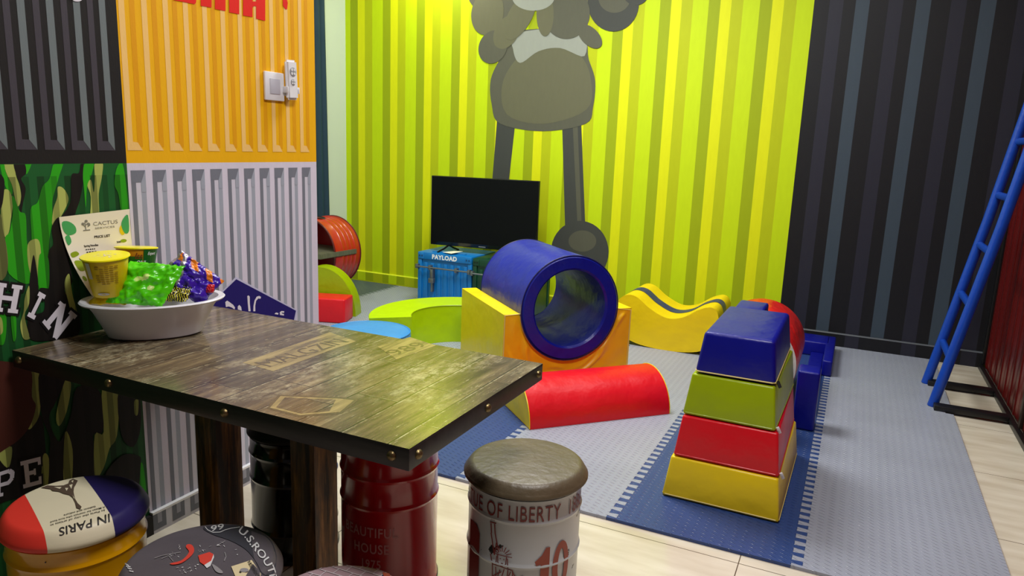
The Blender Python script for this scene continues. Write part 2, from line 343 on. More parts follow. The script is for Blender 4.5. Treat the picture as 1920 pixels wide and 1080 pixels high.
for i, (fn, mi, pts) in enumerate([
    (z6, g_, [(-400, 60), (-150, 30), (-60, 300), (-120, 700), (-40, 1080), (-300, 1200), (-420, 600)]),
    (z6, l_, [(45, 10), (140, 10), (160, 150), (200, 270), (215, 400), (180, 470), (150, 380), (120, 250), (60, 120)]),
    (z6, g_, [(0, 20), (40, 30), (60, 130), (120, 260), (120, 350), (60, 280), (20, 150)]),
    (z6, g_, [(240, 20), (320, 20), (275, 140), (250, 100)]),
    (z6, g_, [(550, 20), (640, 20), (600, 160), (560, 300), (530, 420), (530, 620), (500, 800), (480, 1080), (430, 1300), (330, 1300), (300, 1080), (320, 800), (310, 500), (380, 430), (430, 270), (500, 190)]),
    (z6, l_, [(585, 275), (640, 285), (690, 370), (680, 450), (600, 600), (530, 660), (540, 500), (580, 380)]),
    (z6, k_, [(140, 20), (240, 20), (265, 130), (215, 190), (260, 290), (235, 430), (210, 560), (195, 500), (215, 370), (205, 260), (165, 150)]),
    (z6, k_, [(820, 20), (860, 20), (850, 180), (810, 400), (760, 560), (740, 800), (620, 800), (600, 620), (700, 460), (720, 340), (725, 150), (800, 130)]),
    (z6, g_, [(860, 20), (950, 20), (920, 170), (880, 280), (870, 480), (850, 280), (840, 160)]),
    (z6, l_, [(960, 20), (1040, 20), (1030, 180), (1000, 340), (1005, 520), (1010, 700), (915, 700), (920, 380), (885, 260), (920, 200), (950, 330), (960, 180)]),
    (z6, g_, [(1180, 90), (1240, 30), (1290, 350), (1300, 560), (1240, 600), (1200, 350), (1160, 250)]),
    (z6, l_, [(45, 300), (100, 320), (130, 440), (110, 600), (90, 730), (50, 780), (20, 640), (10, 480), (30, 400)]),
    (z6, k_, [(-60, 120), (0, 140), (40, 190), (45, 280), (15, 480), (-60, 520)]),
    (z6, g_, [(120, 370), (150, 390), (200, 520), (260, 560), (270, 800), (290, 960), (300, 1250), (90, 1150), (50, 900), (55, 780), (100, 720), (130, 520)]),
    (z6, o_, [(-60, 540), (10, 560), (30, 700), (70, 900), (80, 1080), (40, 1200), (-60, 1200)]),
    (z6, l_, [(280, 860), (350, 800), (400, 830), (420, 1000), (430, 1250), (350, 1230), (290, 1080)]),
    (z6, k_, [(540, 640), (600, 580), (640, 700), (700, 1000), (720, 1280), (490, 1280), (490, 950), (540, 850), (525, 720)]),
    (z3, k_, [(490, -10), (670, 0), (680, 150), (650, 300), (640, 380), (500, 360), (500, 200)]),
    (z3, g_, [(400, -10), (480, 0), (500, 150), (490, 330), (430, 340), (385, 280)]),
    (z3, k_, [(330, 20), (350, 10), (380, 200), (390, 330), (420, 450), (330, 560), (330, 800), (280, 750), (290, 500), (300, 250)]),
    (z3, l_, [(660, 240), (700, 180), (720, 300), (740, 420), (780, 560), (770, 700), (700, 520), (660, 340)]),
    (z3, l_, [(250, 430), (295, 300), (295, 480), (250, 600), (290, 780), (310, 830), (240, 840), (205, 700), (240, 560)]),
    (z3, g_, [(-20, 600), (60, 600), (60, 800), (30, 900), (-20, 860)]), (z3, l_, [(-20, 620), (20, 640), (30, 760), (0, 800), (-30, 790)]),
    (z3, g_, [(110, 610), (160, 610), (165, 800), (150, 860), (130, 840)]),
    (z3, k_, [(500, 330), (650, 350), (720, 560), (800, 600), (790, 800), (560, 850), (320, 850), (300, 700), (340, 600), (440, 560), (450, 440), (400, 330)]),
    (z4, k_, [(0, 640), (140, 560), (260, 420), (300, 560), (290, 900), (60, 1000), (-40, 1000)]),
    (z4, l_, [(215, 120), (270, 120), (270, 400), (220, 505), (190, 510), (240, 370), (210, 320)]),
    (z4, k_, [(270, 120), (440, 150), (380, 330), (330, 450), (390, 600), (430, 560), (480, 420), (520, 240), (660, 250), (700, 400), (690, 540), (630, 560), (640, 720), (610, 900), (330, 900), (340, 600), (280, 420)]),
    (z4, l_, [(440, 190), (480, 220), (450, 400), (400, 500), (380, 420)]),
    (z4, l_, [(690, 240), (800, 250), (790, 560), (740, 650), (700, 780), (640, 850), (640, 560), (700, 540)]),
    (z4, k_, [(800, 260), (930, 280), (950, 500), (900, 640), (820, 560)]),
    (z4, l_, [(0, 680), (80, 640), (60, 780), (0, 730)]), (z4, l_, [(290, 700), (330, 720), (320, 920), (280, 920)]), (z4, l_, [(440, 540), (490, 660), (480, 900), (430, 880)]),
    (z4, l_, [(920, 320), (935, 330), (930, 420), (910, 420), (905, 340)]),
    (z4, g_, [(930, 780), (965, 760), (990, 1000), (960, 1080), (920, 880)]), (z4, k_, [(820, 700), (930, 700), (950, 760), (900, 1080), (700, 1080), (700, 850)]),
    ]): wpx(fn(pts), mi, 1+i*.22)
wpx(z4([(-160, 60), (0, 60), (200, 110), (215, 300), (242, 370), (190, 520), (60, 640), (-160, 700)]), iB, 10)
# white slab letters with a dark outline
SLAB = {'H': [(.2, 0, .2, 1), (.8, 0, .8, 1), (.2, .5, .8, .5, .16), (0, .07, .4, .07, .14), (.6, .07, 1, .07, .14), (0, .93, .4, .93, .14), (.6, .93, 1, .93, .14)],
        'I': [(.5, 0, .5, 1, .4), (.05, .08, .95, .08, .16), (.05, .92, .95, .92, .16)],
        'N': [(.22, 0, .22, 1), (.82, 0, .82, 1), (.18, .98, .84, .02, .24), (0, .07, .42, .07, .14), (0, .93, .3, .93, .14), (.62, .93, 1, .93, .14)],
        'P': [(.25, 0, .25, 1), (0, .07, .5, .07, .14), (0, .93, .75, .93, .15), (.75, .93, .92, .8, .18), (.9, .84, .9, .6, .2), (.92, .62, .75, .48, .18), (.25, .47, .78, .47, .15)],
        'E': [(.25, 0, .25, 1), (0, .07, .95, .07, .15), (0, .93, .95, .93, .15), (.25, .5, .68, .5, .15), (.88, 0, .88, .28, .14), (.88, .72, .88, 1, .14), (.64, .38, .64, .62, .1)]}
def slab(ch, q):
    fn = quadmap(q)
    for grow, mi, k in ((.17, iLK, 12), (0, iLW, 14)):
        sg = []
        for (x0, y0, x1, y1, *r) in SLAB[ch]:
            d = Vector((x1-x0, y1-y0)).normalized()*grow*.5; sg.append((x0-d.x, y0-d.y, x1+d.x, y1+d.y, (r[0] if r else .22)+grow))
        vs, fs = strokes(sg, .22)
        for fi, f in enumerate(fs): wl.add([atx(*fn(*vs[i]), WX-.001+.0003*k+.00004*fi) for i in f], [(0, 1, 2, 3)], mi)
slab('H', [(-7, 529), (43, 536), (33, 588), (-14, 583)])
slab('I', [(73, 546), (87, 554), (65, 600), (50, 592)])
slab('N', [(113, 564), (145, 592), (108, 640), (79, 604)])
slab('P', [(-14, 890), (28, 876), (24, 926), (-12, 934)])
slab('E', [(38, 866), (78, 856), (80, 906), (44, 916)])
# red lettering and tick on the orange panel
def wred(pts, k=6): wl.add([atx(x, y, WX-.001+.0003*k) for x, y in pts], [list(range(len(pts)))], iR)
def ppx(l): return [(300+x/7.385, y/7.385) for x, y in l]
zz = lambda x: 40*0
for q in ([(200, -60), (505, -60), (500, 35), (480, 58), (190, 0)], [(200, -640), (320, -620), (320, -60), (200, -60)], [(385, -600), (505, -580), (505, -60), (385, -60)],
          [(-120, -680), (10, -660), (10, -45), (-120, -70)], [(10, -660), (130, -640), (130, -300), (10, -320), (10, -400), (60, -390), (60, -560), (10, -570)],
          [(562, -380), (718, -350), (714, 105), (565, 80)], [(760, -340), (908, -320), (908, 153), (762, 125)], [(952, -310), (1098, -290), (1098, 198), (960, 170)], [(562, -570), (1098, -480), (1098, -290), (562, -380)],
          [(1150, -290), (1280, -270), (1283, 238), (1150, 214)], [(1330, -270), (1458, -250), (1458, 290), (1332, 258)], [(1200, -460), (1410, -425), (1458, -250), (1150, -290)], [(1280, 20), (1332, 20), (1332, 88), (1308, 82), (1283, 100)],
          [(1700, -60), (1745, -60), (1770, 40), (1760, 130), (1735, 125), (1702, 75)]):
    wred(ppx(q))
# small white curl of lettering on the black panel
wl.add([atx(x, y, WX+.0015) for x, y in ellipse(145, -3, 10, 6, 20)], [list(range(20))], iLW)
# blue diamond with white script low on the white panel
wl.add([atx(x, y, WX+.0006) for x, y in [(442, 519), (558, 582), (548, 640), (440, 680), (388, 576)]], [(0, 1, 2, 3, 4)], iDE)
wl.add([atx(x, y, WX+.001) for x, y in [(443, 523.5), (555, 582.5), (543, 640), (440, 674), (394, 571)]], [(0, 1, 2, 3, 4)], iDI)
def dpx(l): return [(380+x/8.727, 500+y/8.727) for x, y in l]
for q in ([(370, 580), (400, 555), (440, 580), (500, 625), (530, 670), (520, 700), (480, 670), (430, 650), (380, 660)], [(575, 650), (600, 625), (630, 660), (640, 720), (575, 700)],
          [(730, 480), (752, 470), (770, 490), (772, 600), (785, 730), (750, 730), (738, 600)],
          [(925, 478), (955, 495), (945, 525), (910, 520), (875, 560), (860, 640), (862, 730), (828, 730), (832, 640), (850, 550), (885, 490)],
          [(1175, 775), (1200, 750), (1240, 760), (1235, 785)], [(1265, 790), (1262, 745), (1290, 725), (1335, 730), (1330, 755), (1290, 750), (1300, 768), (1330, 775), (1330, 800)]):
    wl.add([atx(x, y, WX+.0014) for x, y in dpx(q)], [list(range(len(q)))], iLW)
wl.build('wall_left', M_, kind='structure')
bl = P(); SKW = paper('skirting_print_pale', (196, 196, 206), .4); SKD = paper('skirting_print_dark', (104, 108, 118), .45); SKM = paper('skirting_print_mid', (150, 152, 164), .45)
bl.box(WX, WX+.014, YS, WYE, 0, .07, 0); bl.box(WX, WX+.014, Y0, YS, 0, .07, 3)
bl.box(WX-.0005, WX+.015, YS, WYE, .07, .078, 4)
for k in range(11):
    y = 1.527+k*.0766; e = min(y+.051, WYE)
    bl.add([(WX+.0146, a, b) for a, b in ((y, .012), (e, .012), (e, .07), (y, .07))], [(0, 1, 2, 3)], 1)
    bl.add([(WX+.015, a, b) for a, b in ((y+.017, .034), (min(y+.034, e), .034), (min(y+.034, e), .07), (y+.017, .07))], [(0, 1, 2, 3)], 2)
bl.build('baseboard_left', [SKW, SKD, SKM, NK[0], WHT], kind='structure')

# right wall: dark red container boards with black frame
rw = P(); REDW = mat('container_red', (98, 14, 13), .32, bump=.25, bscale=8, stretch=(1, 1, .15), var=.15)
REDG = mat('container_red_groove', (60, 10, 10), .4)
rw.box(RX+.02, RX+.15, Y0, BY, 0, CEIL, 1)
y = 5.53; i = 0
while y > Y0+.2:
    rw.box(RX+.004, RX+.022, y-.158, y-.004, .03, CEIL, 0, .004)
    rw.box(RX-.001, RX+.006, y-.085, y-.075, .03, CEIL, 0); y -= .16; i += 1
rw.build('wall_right', [REDW, REDG], kind='structure')
P().box(RX-.028, RX-.002, Y0, BY-.018, 0, .03, 0, .003).build('trim_1', BLK, kind='structure')
P().box(RX-.012, RX+.012, BY-.045, BY-.001, .03, CEIL-.002, 0, .003).build('trim_2', BLK, kind='structure')
P().box(RX-.012, RX+.012, 4.25, 4.285, .03, CEIL-.002, 0, .003).build('trim_3', mat('post_dark_brown', (40, 28, 22), .4), kind='structure')

# ================================================================== FLOOR MATS
def mat_tread(name, col, rough=.4):
    m, nt, b = base(name, rough, spec=.4)
    g = N(nt, 'ShaderNodeNewGeometry'); sp = N(nt, 'ShaderNodeSeparateXYZ'); nt.links.new(g.outputs['Position'], sp.inputs[0])
    X = mt(nt, 'DIVIDE', sp.outputs[0], .034); col_ = mt(nt, 'FLOOR', X)
    par = mt(nt, 'ABSOLUTE', mt(nt, 'MODULO', mt(nt, 'ADD', col_, 1000), 2))
    Y = mt(nt, 'ADD', mt(nt, 'DIVIDE', sp.outputs[1], .024), mt(nt, 'MULTIPLY', par, .5))
    fx = mt(nt, 'SUBTRACT', mt(nt, 'FRACT', X), .5); fy = mt(nt, 'MULTIPLY', mt(nt, 'SUBTRACT', mt(nt, 'FRACT', Y), .5), .7)
    u = mt(nt, 'SUBTRACT', mt(nt, 'MULTIPLY', fx, .89), mt(nt, 'MULTIPLY', fy, .45)); v = mt(nt, 'ADD', mt(nt, 'MULTIPLY', fx, .45), mt(nt, 'MULTIPLY', fy, .89))
    d = mt(nt, 'ADD', mt(nt, 'POWER', mt(nt, 'MULTIPLY', mt(nt, 'ABSOLUTE', u), 2.1), 2), mt(nt, 'POWER', mt(nt, 'MULTIPLY', mt(nt, 'ABSOLUTE', v), 10), 2))
    h = mt(nt, 'MAXIMUM', mt(nt, 'SUBTRACT', 1, d), 0)
    bp = N(nt, 'ShaderNodeBump'); bp.inputs['Strength'].default_value = .9; bp.inputs['Distance'].default_value = .0025
    nt.links.new(h, bp.inputs['Height']); nt.links.new(bp.outputs[0], b.inputs['Normal'])
    nt.links.new(mt(nt, 'SUBTRACT', rough, mt(nt, 'MULTIPLY', mt(nt, 'MINIMUM', mt(nt, 'MULTIPLY', h, 2), 1), .2)), b.inputs['Roughness'])
    no = N(nt, 'ShaderNodeTexNoise'); no.inputs['Scale'].default_value = 3; no.inputs['Detail'].default_value = 5; nt.links.new(g.outputs['Position'], no.inputs[0])
    c = lin(col); mx = N(nt, 'ShaderNodeMix', data_type='RGBA'); mx.inputs['A'].default_value = (*[x*.86 for x in c], 1); mx.inputs['B'].default_value = (*[min(1, x*1.12) for x in c], 1)
    nt.links.new(no.outputs['Fac'], mx.inputs['Factor']); nt.links.new(mx.outputs['Result'], b.inputs['Base Color'])
    return m
MG = mat_tread('eva_grey', (152, 157, 172)); MB = mat_tread('eva_blue', (44, 68, 124)); MS = mat_tread('eva_slate', (72, 86, 98))
TP = .0533
def teeth(x, y0, y1, d=.018):
    """jigsaw edge going from y0 up to y1 around line x"""
    pts = []; n = round((y1-y0)/TP); t = (y1-y0)/n
    pts.append((x-d, y0))
    for i in range(n):
        a = y0+i*t
        pts += [(x-d, a+t*.30), (x+d, a+t*.22), (x+d, a+t*.78), (x-d, a+t*.70)]
    pts.append((x-d, y1)); return pts
def floor_mat(x0, x1, y0, y1, m, label, tl=True, tr=True, cuts=None):
    L = teeth(x0, y0, y1) if tl else [(x0, y0), (x0, y1)]
    Rr = teeth(x1, y0, y1) if tr else [(x1, y0)]+(cuts or [])+[(x1, y1)]
    poly = [(a+.0004, b) for a, b in L][::-1] + [(a-.0004, b) for a, b in Rr]
    b = bmesh.new(); lo = [b.verts.new((x, y, .0005)) for x, y in poly]; hi = [b.verts.new((x, y, .012)) for x, y in poly]; n = len(poly)
    b.faces.new(hi); b.faces.new(lo[::-1])
    for i in range(n): b.faces.new((lo[i], lo[(i+1) % n], hi[(i+1) % n], hi[i]))
    bmesh.ops.recalc_face_normals(b, faces=b.faces[:])
    p = P(); p.bm(b); o = p.build('foam_floor_mat', m); tag(o, label, 'floor mat'); return o
YM = 2.388; YE = BY-.02
floor_mat(-.04, .603, YM, YE, MG, 'grey foam jigsaw mat strip on the right, between the blue strip and the bare tiles', True, False,
          [(.603, 4.372), (.565, 4.374), (.565, 4.462), (.603, 4.464), (.603, 4.86), (.56, 4.862), (.56, 4.95), (.603, 4.952)])
floor_mat(-.683, -.04, YM, YE, MB, 'blue foam jigsaw mat strip under the four coloured stacked blocks')
floor_mat(-1.326, -.683, YM, YE, MG, 'pale grey foam jigsaw mat strip in the middle, beside the half round red block')
floor_mat(-1.969, -1.326, YM, YE, MB, 'blue foam jigsaw mat beneath the yellow cradle, behind the table corner')
floor_mat(-3.79, -1.969, YM, YE, MG, 'pale grey foam jigsaw mat in front of the blue chest, beside the slate one', True, True)
floor_mat(LX+.005, -3.79, YM, YE, MS, 'dark slate foam jigsaw mat in the far left corner under the drum chair', False, True)

# ================================================================== FOAM PLAY BLOCKS
ZF = .0125
# four stacked tapering blocks
tx, ty, ta = -.337, 3.011, -.014
TH, TW, TD, DW, DD = .167, .22, .355, .024, .021
cols = [(YEL, 'golden yellow', 'bottom'), (RED, 'red', 'second from the bottom'), (GRN, 'olive green', 'third from the bottom'), (BLU, 'dark blue', 'topmost')]
for k, (m, cn, pos) in enumerate(cols):
    w0, d0, w1, d1 = TW-DW*k, TD-DD*k, TW-DW*(k+1)+.004, TD-DD*(k+1)+.004; z0 = .002; z1 = TH-.002
    t = thing('foam_vault_block', f'{cn} tapering foam block, {pos} of the four-block stack', 'foam block', (tx, ty, ZF+TH*k), ta+(.0, .012, -.01, .008)[k], 'stacked tapering foam blocks')
    P().hexa([(-w0, -d0, z0), (w0, -d0, z0), (w0, d0, z0), (-w0, d0, z0), (-w1, -d1, z1), (w1, -d1, z1), (w1, d1, z1), (-w1, d1, z1)], 0, .009 if k < 3 else .015, 4).build('cover', m, t)
    pp = P(); e = .012
    pp.tube([(-w0+e, -d0+.002, z0+.008), (w0-e, -d0+.002, z0+.008), (w0-.002, -d0+e, z0+.008), (w0-.002, d0-e, z0+.008), (w0-e, d0-.002, z0+.008), (-w0+e, d0-.002, z0+.008), (-w0+.002, d0-e, z0+.008), (-w0+.002, -d0+e, z0+.008)], .0028, 0, 6, closed=True)
    pp.build('piping', PIPE if k in (0, 3) else m, t)
    if k:
        zp = P(); zp.box(-.006, .006, -.003, .003, -.03, .0, 0, .002); zp.box(-.004, .004, -.006, -.002, -.012, .002, 0, .001)
        o = zp.build('zip_pull', WHT if k < 3 else BLK, t, loc=(w0+.004, -d0+.016, .016)); o.rotation_euler = (.2, -.5, .4)

# yellow cradle with the blue tunnel lying in it
cx, cy, ca = -1.373, 3.698, .824
W_, H_, D_ = .396, .45-ZF, .736; rc = .303; zc = .470-ZF
half = math.acos(min(1, (zc-H_)/rc)) if zc > H_ else PI/2
arc = []
a0 = math.asin((H_-zc)/rc)
for i in range(33):
    a = PI - a0 + (PI + 2*a0)*i/32 if False else (PI-a0) + (PI+2*a0)*i/32
    arc.append((rc*math.cos(a), zc+rc*math.sin(a)))
outline = [(-W_, 0), (W_, 0), (W_, H_)] + arc[::-1] + [(-W_, H_)]
t = thing('foam_cradle', 'yellow foam cradle block with half round hollow holding the blue tunnel', 'foam block', (cx, cy, ZF), ca)
Mx = Matrix(((1, 0, 0, 0), (0, 0, 1, 0), (0, 1, 0, 0), (0, 0, 0, 1)))   # outline x->x, y->z, depth->y
p = P(); p.prism(outline, D_, Mx, 0, .012)
o = p.build('cover', [YEL, YEL_LIT], t)
for f in o.data.polygons:   # front is the same yellow, with warm reflected light put into its colour
    if f.normal.y < -.7: f.material_index = 1
fp = P(); nx_, nz_ = 160, 44; vs = []
for j in range(nz_+1):
    for i in range(nx_+1):
        x = -W_+.011+(2*W_-.022)*i/nx_; zt_ = H_-.011 if abs(x) >= rc*math.cos(a0) else min(H_-.011, zc-math.sqrt(max(0, (rc+.010)**2-x*x)))
        z = .011+(zt_-.011)*j/nz_; r_ = math.hypot(x, z-zc)-rc
        e_ = max(0, min(1, (W_-.011-abs(x))/.05))*min(1, j/5)*min(1, (nz_-j)/3)*max(0, 1-r_/.34)*min(1, abs(x)/.10)
        n_ = noise.noise(Vector((x*5, z*5, 1.3)))
        vs.append((x, -.0008-e_*(.0075*(1+math.sin(r_*95+n_*9+abs(x)*14))*(.55+.45*math.sin(r_*41+n_*6))), z))
fp.add(vs, [(j*(nx_+1)+i, j*(nx_+1)+i+1, (j+1)*(nx_+1)+i+1, (j+1)*(nx_+1)+i) for j in range(nz_) for i in range(nx_)], 0, True)
o = fp.build('front_panel', YEL_LIT, t, sharp=180); o['label'] = 'creased yellow front panel with warm light painted into its colour'
pp = P(); pp.tube([(x, -.001, z) for x, z in [(W_-.01, .01), (W_-.004, H_-.012)] + [(q[0]*1.0, q[1]) for q in arc[::-1]] + [(-W_+.006, H_-.004), (-W_+.004, .01)]], .003, 0, 6)
pp.build('piping', PIPE, t)
t = thing('foam_tunnel', 'dark blue hollow foam tube lying in the yellow cradle', 'play tunnel', (cx, cy, ZF), ca)
Ro, Ri, Lf, Lb = .297, .217, -.025, .652
Mt = Matrix(((1, 0, 0, -.006), (0, 0, 1, 0), (0, 1, 0, zc), (0, 0, 0, 1)))
bv = .011
prof = [(Ro-bv, Lf), (Ro-.006, Lf+.006), (Ro, Lf+bv)] + [(Ro+.001*math.sin(i), Lf+bv+(Lb-Lf-2*bv)*i/10) for i in range(1, 10)] + [(Ro, Lb-bv), (Ro-.006, Lb-.006), (Ro-bv, Lb), (Ri+bv, Lb), (Ri+.005, Lb-.006), (Ri, Lb-bv), (Ri-.004, (Lb+Lf)/2), (Ri, Lf+bv), (Ri+.005, Lf+.006), (Ri+bv, Lf)]
BLT = vinyl('vinyl_tunnel_blue', (12, 24, 142), .34, .5, 6)
P().lathe(prof, 0, 96, Mt, closed=True).build('cover', BLT, t)
s = P()
for yy in (Lf+.006, Lb-.012): s.tube([(-.006+(Ro+.0005)*math.cos(a), yy, zc+(Ro+.0005)*math.sin(a)) for a in [2*PI*i/64 for i in range(64)]], .003, 0, 6, closed=True)
s.tube([(-.006+(Ro+.0005)*math.cos(PI*1.03), Lf+.02, zc+(Ro+.0005)*math.sin(PI*1.03)), (-.006+(Ro+.0005)*math.cos(PI*1.03), Lb-.02, zc+(Ro+.0005)*math.sin(PI*1.03))], .0025, 0, 6)
s.build('seam', mat('seam_dark_blue', (10, 12, 80), .5), t)

# half round red block with yellow ends
A = Vector((-1.286, 3.003)); B = Vector((-.749, 3.57)); L_ = (B-A).length; la = math.atan2(B.y-A.y, B.x-A.x); rr = .202
t = thing('half_round_foam_block', 'red half round foam block with yellow ends lying before the yellow cradle', 'foam block', (A.x, A.y, ZF), la)
Ml = Matrix(((0, 0, 1, 0), (1, 0, 0, 0), (0, 1, 0, 0), (0, 0, 0, 1)))
out = [(0, .0)] + [(rr-rr*math.cos(PI*i/24), .004+(rr-.004)*math.sin(PI*i/24)) for i in range(25)] + [(2*rr, 0)]
P().prism(out, L_, Ml, 0, .008).build('cover', RED, t)
for q in (0, 1):
    e = P(); x = -.0018 if q == 0 else L_+.0018
    pts = [(x, (rr-(rr-.006)*math.cos(PI*i/24)), .003+(rr-.006)*math.sin(PI*i/24)) for i in range(25)]
    x2 = x + (.004 if q == 0 else -.004)
    e.prism([(a[1], a[2]) for a in pts], .004, Matrix(((0, 0, 1, min(x, x2)), (1, 0, 0, 0), (0, 1, 0, 0), (0, 0, 0, 1))), 0)
    e.tube([(x, rr-(rr-.002)*math.cos(PI*i/24), .003+(rr-.003)*math.sin(PI*i/24)) for i in range(25)], .003, 0, 6)
    o = e.build('end_panel', YEL, t); o['label'] = 'yellow end panel'

# wave shaped rocker
t = thing('wave_rocker', 'yellow wave shaped foam rocker with a navy stripe, against the lime wall', 'foam rocker', (-1.07, 4.76, ZF), .0)
x0r, x1r = -.37, .33
topc = spline([(-.375, .15), (-.368, .27), (-.30, .345), (-.22, .345), (-.12, .275), (.0, .225), (.11, .245), (.21, .31), (.29, .335), (.335, .29), (.345, .16)], 6, False)
botc = spline([(.325, .075), (.22, .022), (.08, .0), (-.05, .0), (-.2, .018), (-.34, .07)], 5, False)
out = [(a, max(0, b)) for a, b in topc + botc]
P().prism(out, .50, Mx, 0, .012).build('cover', YEL, t)
st = P(); vs = []; n = len(topc)
for (a, b) in topc[3:-3]:
    vs += [(a, .19, b+.0022), (a, .31, b+.0022)]
k = len(topc)-6
st.add(vs, [(2*i, 2*i+1, 2*i+3, 2*i+2) for i in range(k-1)], 0, True)
vs2 = [(x, y, z-.006) for x, y, z in vs]; st.add(vs2, [(2*i, 2*i+2, 2*i+3, 2*i+1) for i in range(k-1)], 0, True)
st.build('stripe', NAVY, t)

# curved bench segment and round seat in its bend
bx, by = -2.205, 3.91; bH = .27-ZF; bi, bo = .30, .56
t = thing('curved_foam_bench', 'lime green curved foam bench in front of the blue chest', 'foam bench', (bx, by, ZF))
a0, a1 = math.radians(222), math.radians(64)
arc_o = [(bo*math.cos(a0+(a1-a0)*i/40), bo*math.sin(a0+(a1-a0)*i/40)) for i in range(41)]
arc_i = [(bi*math.cos(a1+(a0-a1)*i/40), bi*math.sin(a1+(a0-a1)*i/40)) for i in range(41)]
P().prism((arc_o+arc_i)[::-1], bH, Matrix.Identity(4), 0, .014).build('cover', LIME, t)
pp = P(); pp.tube([(x, y, bH-.003) for x, y in arc_i], .003, 0, 6); pp.tube([(x, y, bH-.003) for x, y in arc_o], .003, 0, 6); pp.build('piping', GRN, t)
t = thing('round_foam_seat', 'sky blue round foam seat nested against the lime green bench', 'foam seat', (-2.475, 3.32, ZF))
P().lathe([(0, .25, 0), (.14, .25), (.232, .248), (.244, .243), (.25, .23), (.25, .02), (.242, .002), (0, .002)], 0, 72).build('cover', SKY, t)
s = P(); s.tube([(.246*math.cos(a), .246*math.sin(a), .244) for a in [2*PI*i/60 for i in range(60)]], .003, 0, 6, closed=True); s.build('piping', SKY, t)

# things behind the stacked blocks
t = thing('foam_cylinder', 'red foam cylinder with white ends lying behind the stacked blocks', 'foam cylinder', (-.425, 3.92, ZF))
My = Matrix(((1, 0, 0, 0), (0, 0, 1, 0), (0, 1, 0, .243), (0, 0, 0, 1)))
P().lathe([(.24, 0), (.243, .01), (.243, .58), (.24, .59)], 0, 72, My).build('cover', vinyl('vinyl_orange_red', (214, 30, 26), .3, .6, 9), t)
for yy in (0, .59):
    o = P().lathe([(0, yy), (.2395, yy)], 0, 72, My).build('end_panel', vinyl('vinyl_white', (226, 222, 214)), t); o['label'] = 'white end panel'
t = thing('foam_block', 'blue upright foam block just behind the stacked tapering blocks', 'foam block', (-.415, 3.56, ZF))
P().box(-.05, .085, -.1, .11, 0, .625, 0, .012, 3).build('cover', BLU, t)
t = thing('foam_armchair', 'low dark blue foam seat on the right side of the red cylinder', 'foam seat', (-.09, 4.4, ZF))
P().box(-.075, .028, -.706, -.57, 0, .302, 0, .012, 3).build('armrest', BLU, t)
P().box(-.075, .010, -.565, .785, 0, .03, 0, .01, 3).build('seat', BLU, t)
P().box(-.16, .035, .79, 1.02, 0, .1, 0, .01, 3).build('headrest', BLU, t)
P().box(.012, .07, .33, 1.02, 0, .1, 0, .01, 3).build('side_bolster', BLU, t)

# ================================================================== LADDER AND FLOOR BARS
BLM = mat('ladder_blue_paint', (14, 66, 170), .3, bump=.15, bscale=40, var=.12)
t = thing('loft_ladder', 'blue steel ladder leaning up to the red container wall', 'ladder', (.5, 4.7, 0))
dx = .1815
for yy in (-.23, .23): P().tube([(0+.01, yy, .012), (.01+dx*1.0, yy, 1.03), (.01+.46-.15, yy, 1.85)], .027, 0, 16).build('rail', BLM, t)
for z in (.285, .588, .882, 1.17, 1.47, 1.76):
    P().tube([(.01+.1775*z+.003, -.21, z), (.01+.1775*z+.003, .21, z)], .02, 0, 12).build('rung', BLM, t)
tag(P().box(.51, RX-.03, 4.385, 4.452, .0125, .042, 0, .004).build('floor_bar', BLK), 'black steel floor bar at the front foot of the blue ladder', 'steel bar')
tag(P().box(.515, RX-.03, 4.872, 4.94, .0125, .042, 0, .004).build('floor_bar', BLK), 'black steel floor bar at the rear foot of the blue ladder', 'steel bar')

# ================================================================== TELEVISION AND CHESTS
t = thing('television', 'black flat screen television standing on the blue chest', 'television', (-2.722, 5.20, .455), .12)
SCR, nt, b = base('screen_glass', .1, spec=.12); b.inputs['Base Color'].default_value = (.003, .003, .004, 1)
GB = mat('gloss_black_plastic', (12, 12, 14), .2)
P().box(-.462, .462, -.012, .03, .052, .622, 0, .004).build('housing', GB, t)
P().box(-.455, .455, -.0135, -.0115, .083, .616, 0).build('screen', SCR, t)
P().box(-.3, .3, .03, .07, .12, .45, 0, .015).build('rear_cover', GB, t)
for sx in (-.3, .3):
    s = P(); s.tube([(sx, .0, .056), (sx-.02, -.05, .03), (sx-.05, -.115, .006)], .008, 0, 8); s.tube([(sx, .0, .056), (sx+.02, .05, .03), (sx+.04, .115, .006)], .008, 0, 8)
    s.build('stand_foot', GB, t)
P().box(-.03, .03, -.014, -.0125, .062, .068, 0).build('badge', mat('badge_grey', (130, 130, 130), .4), t)
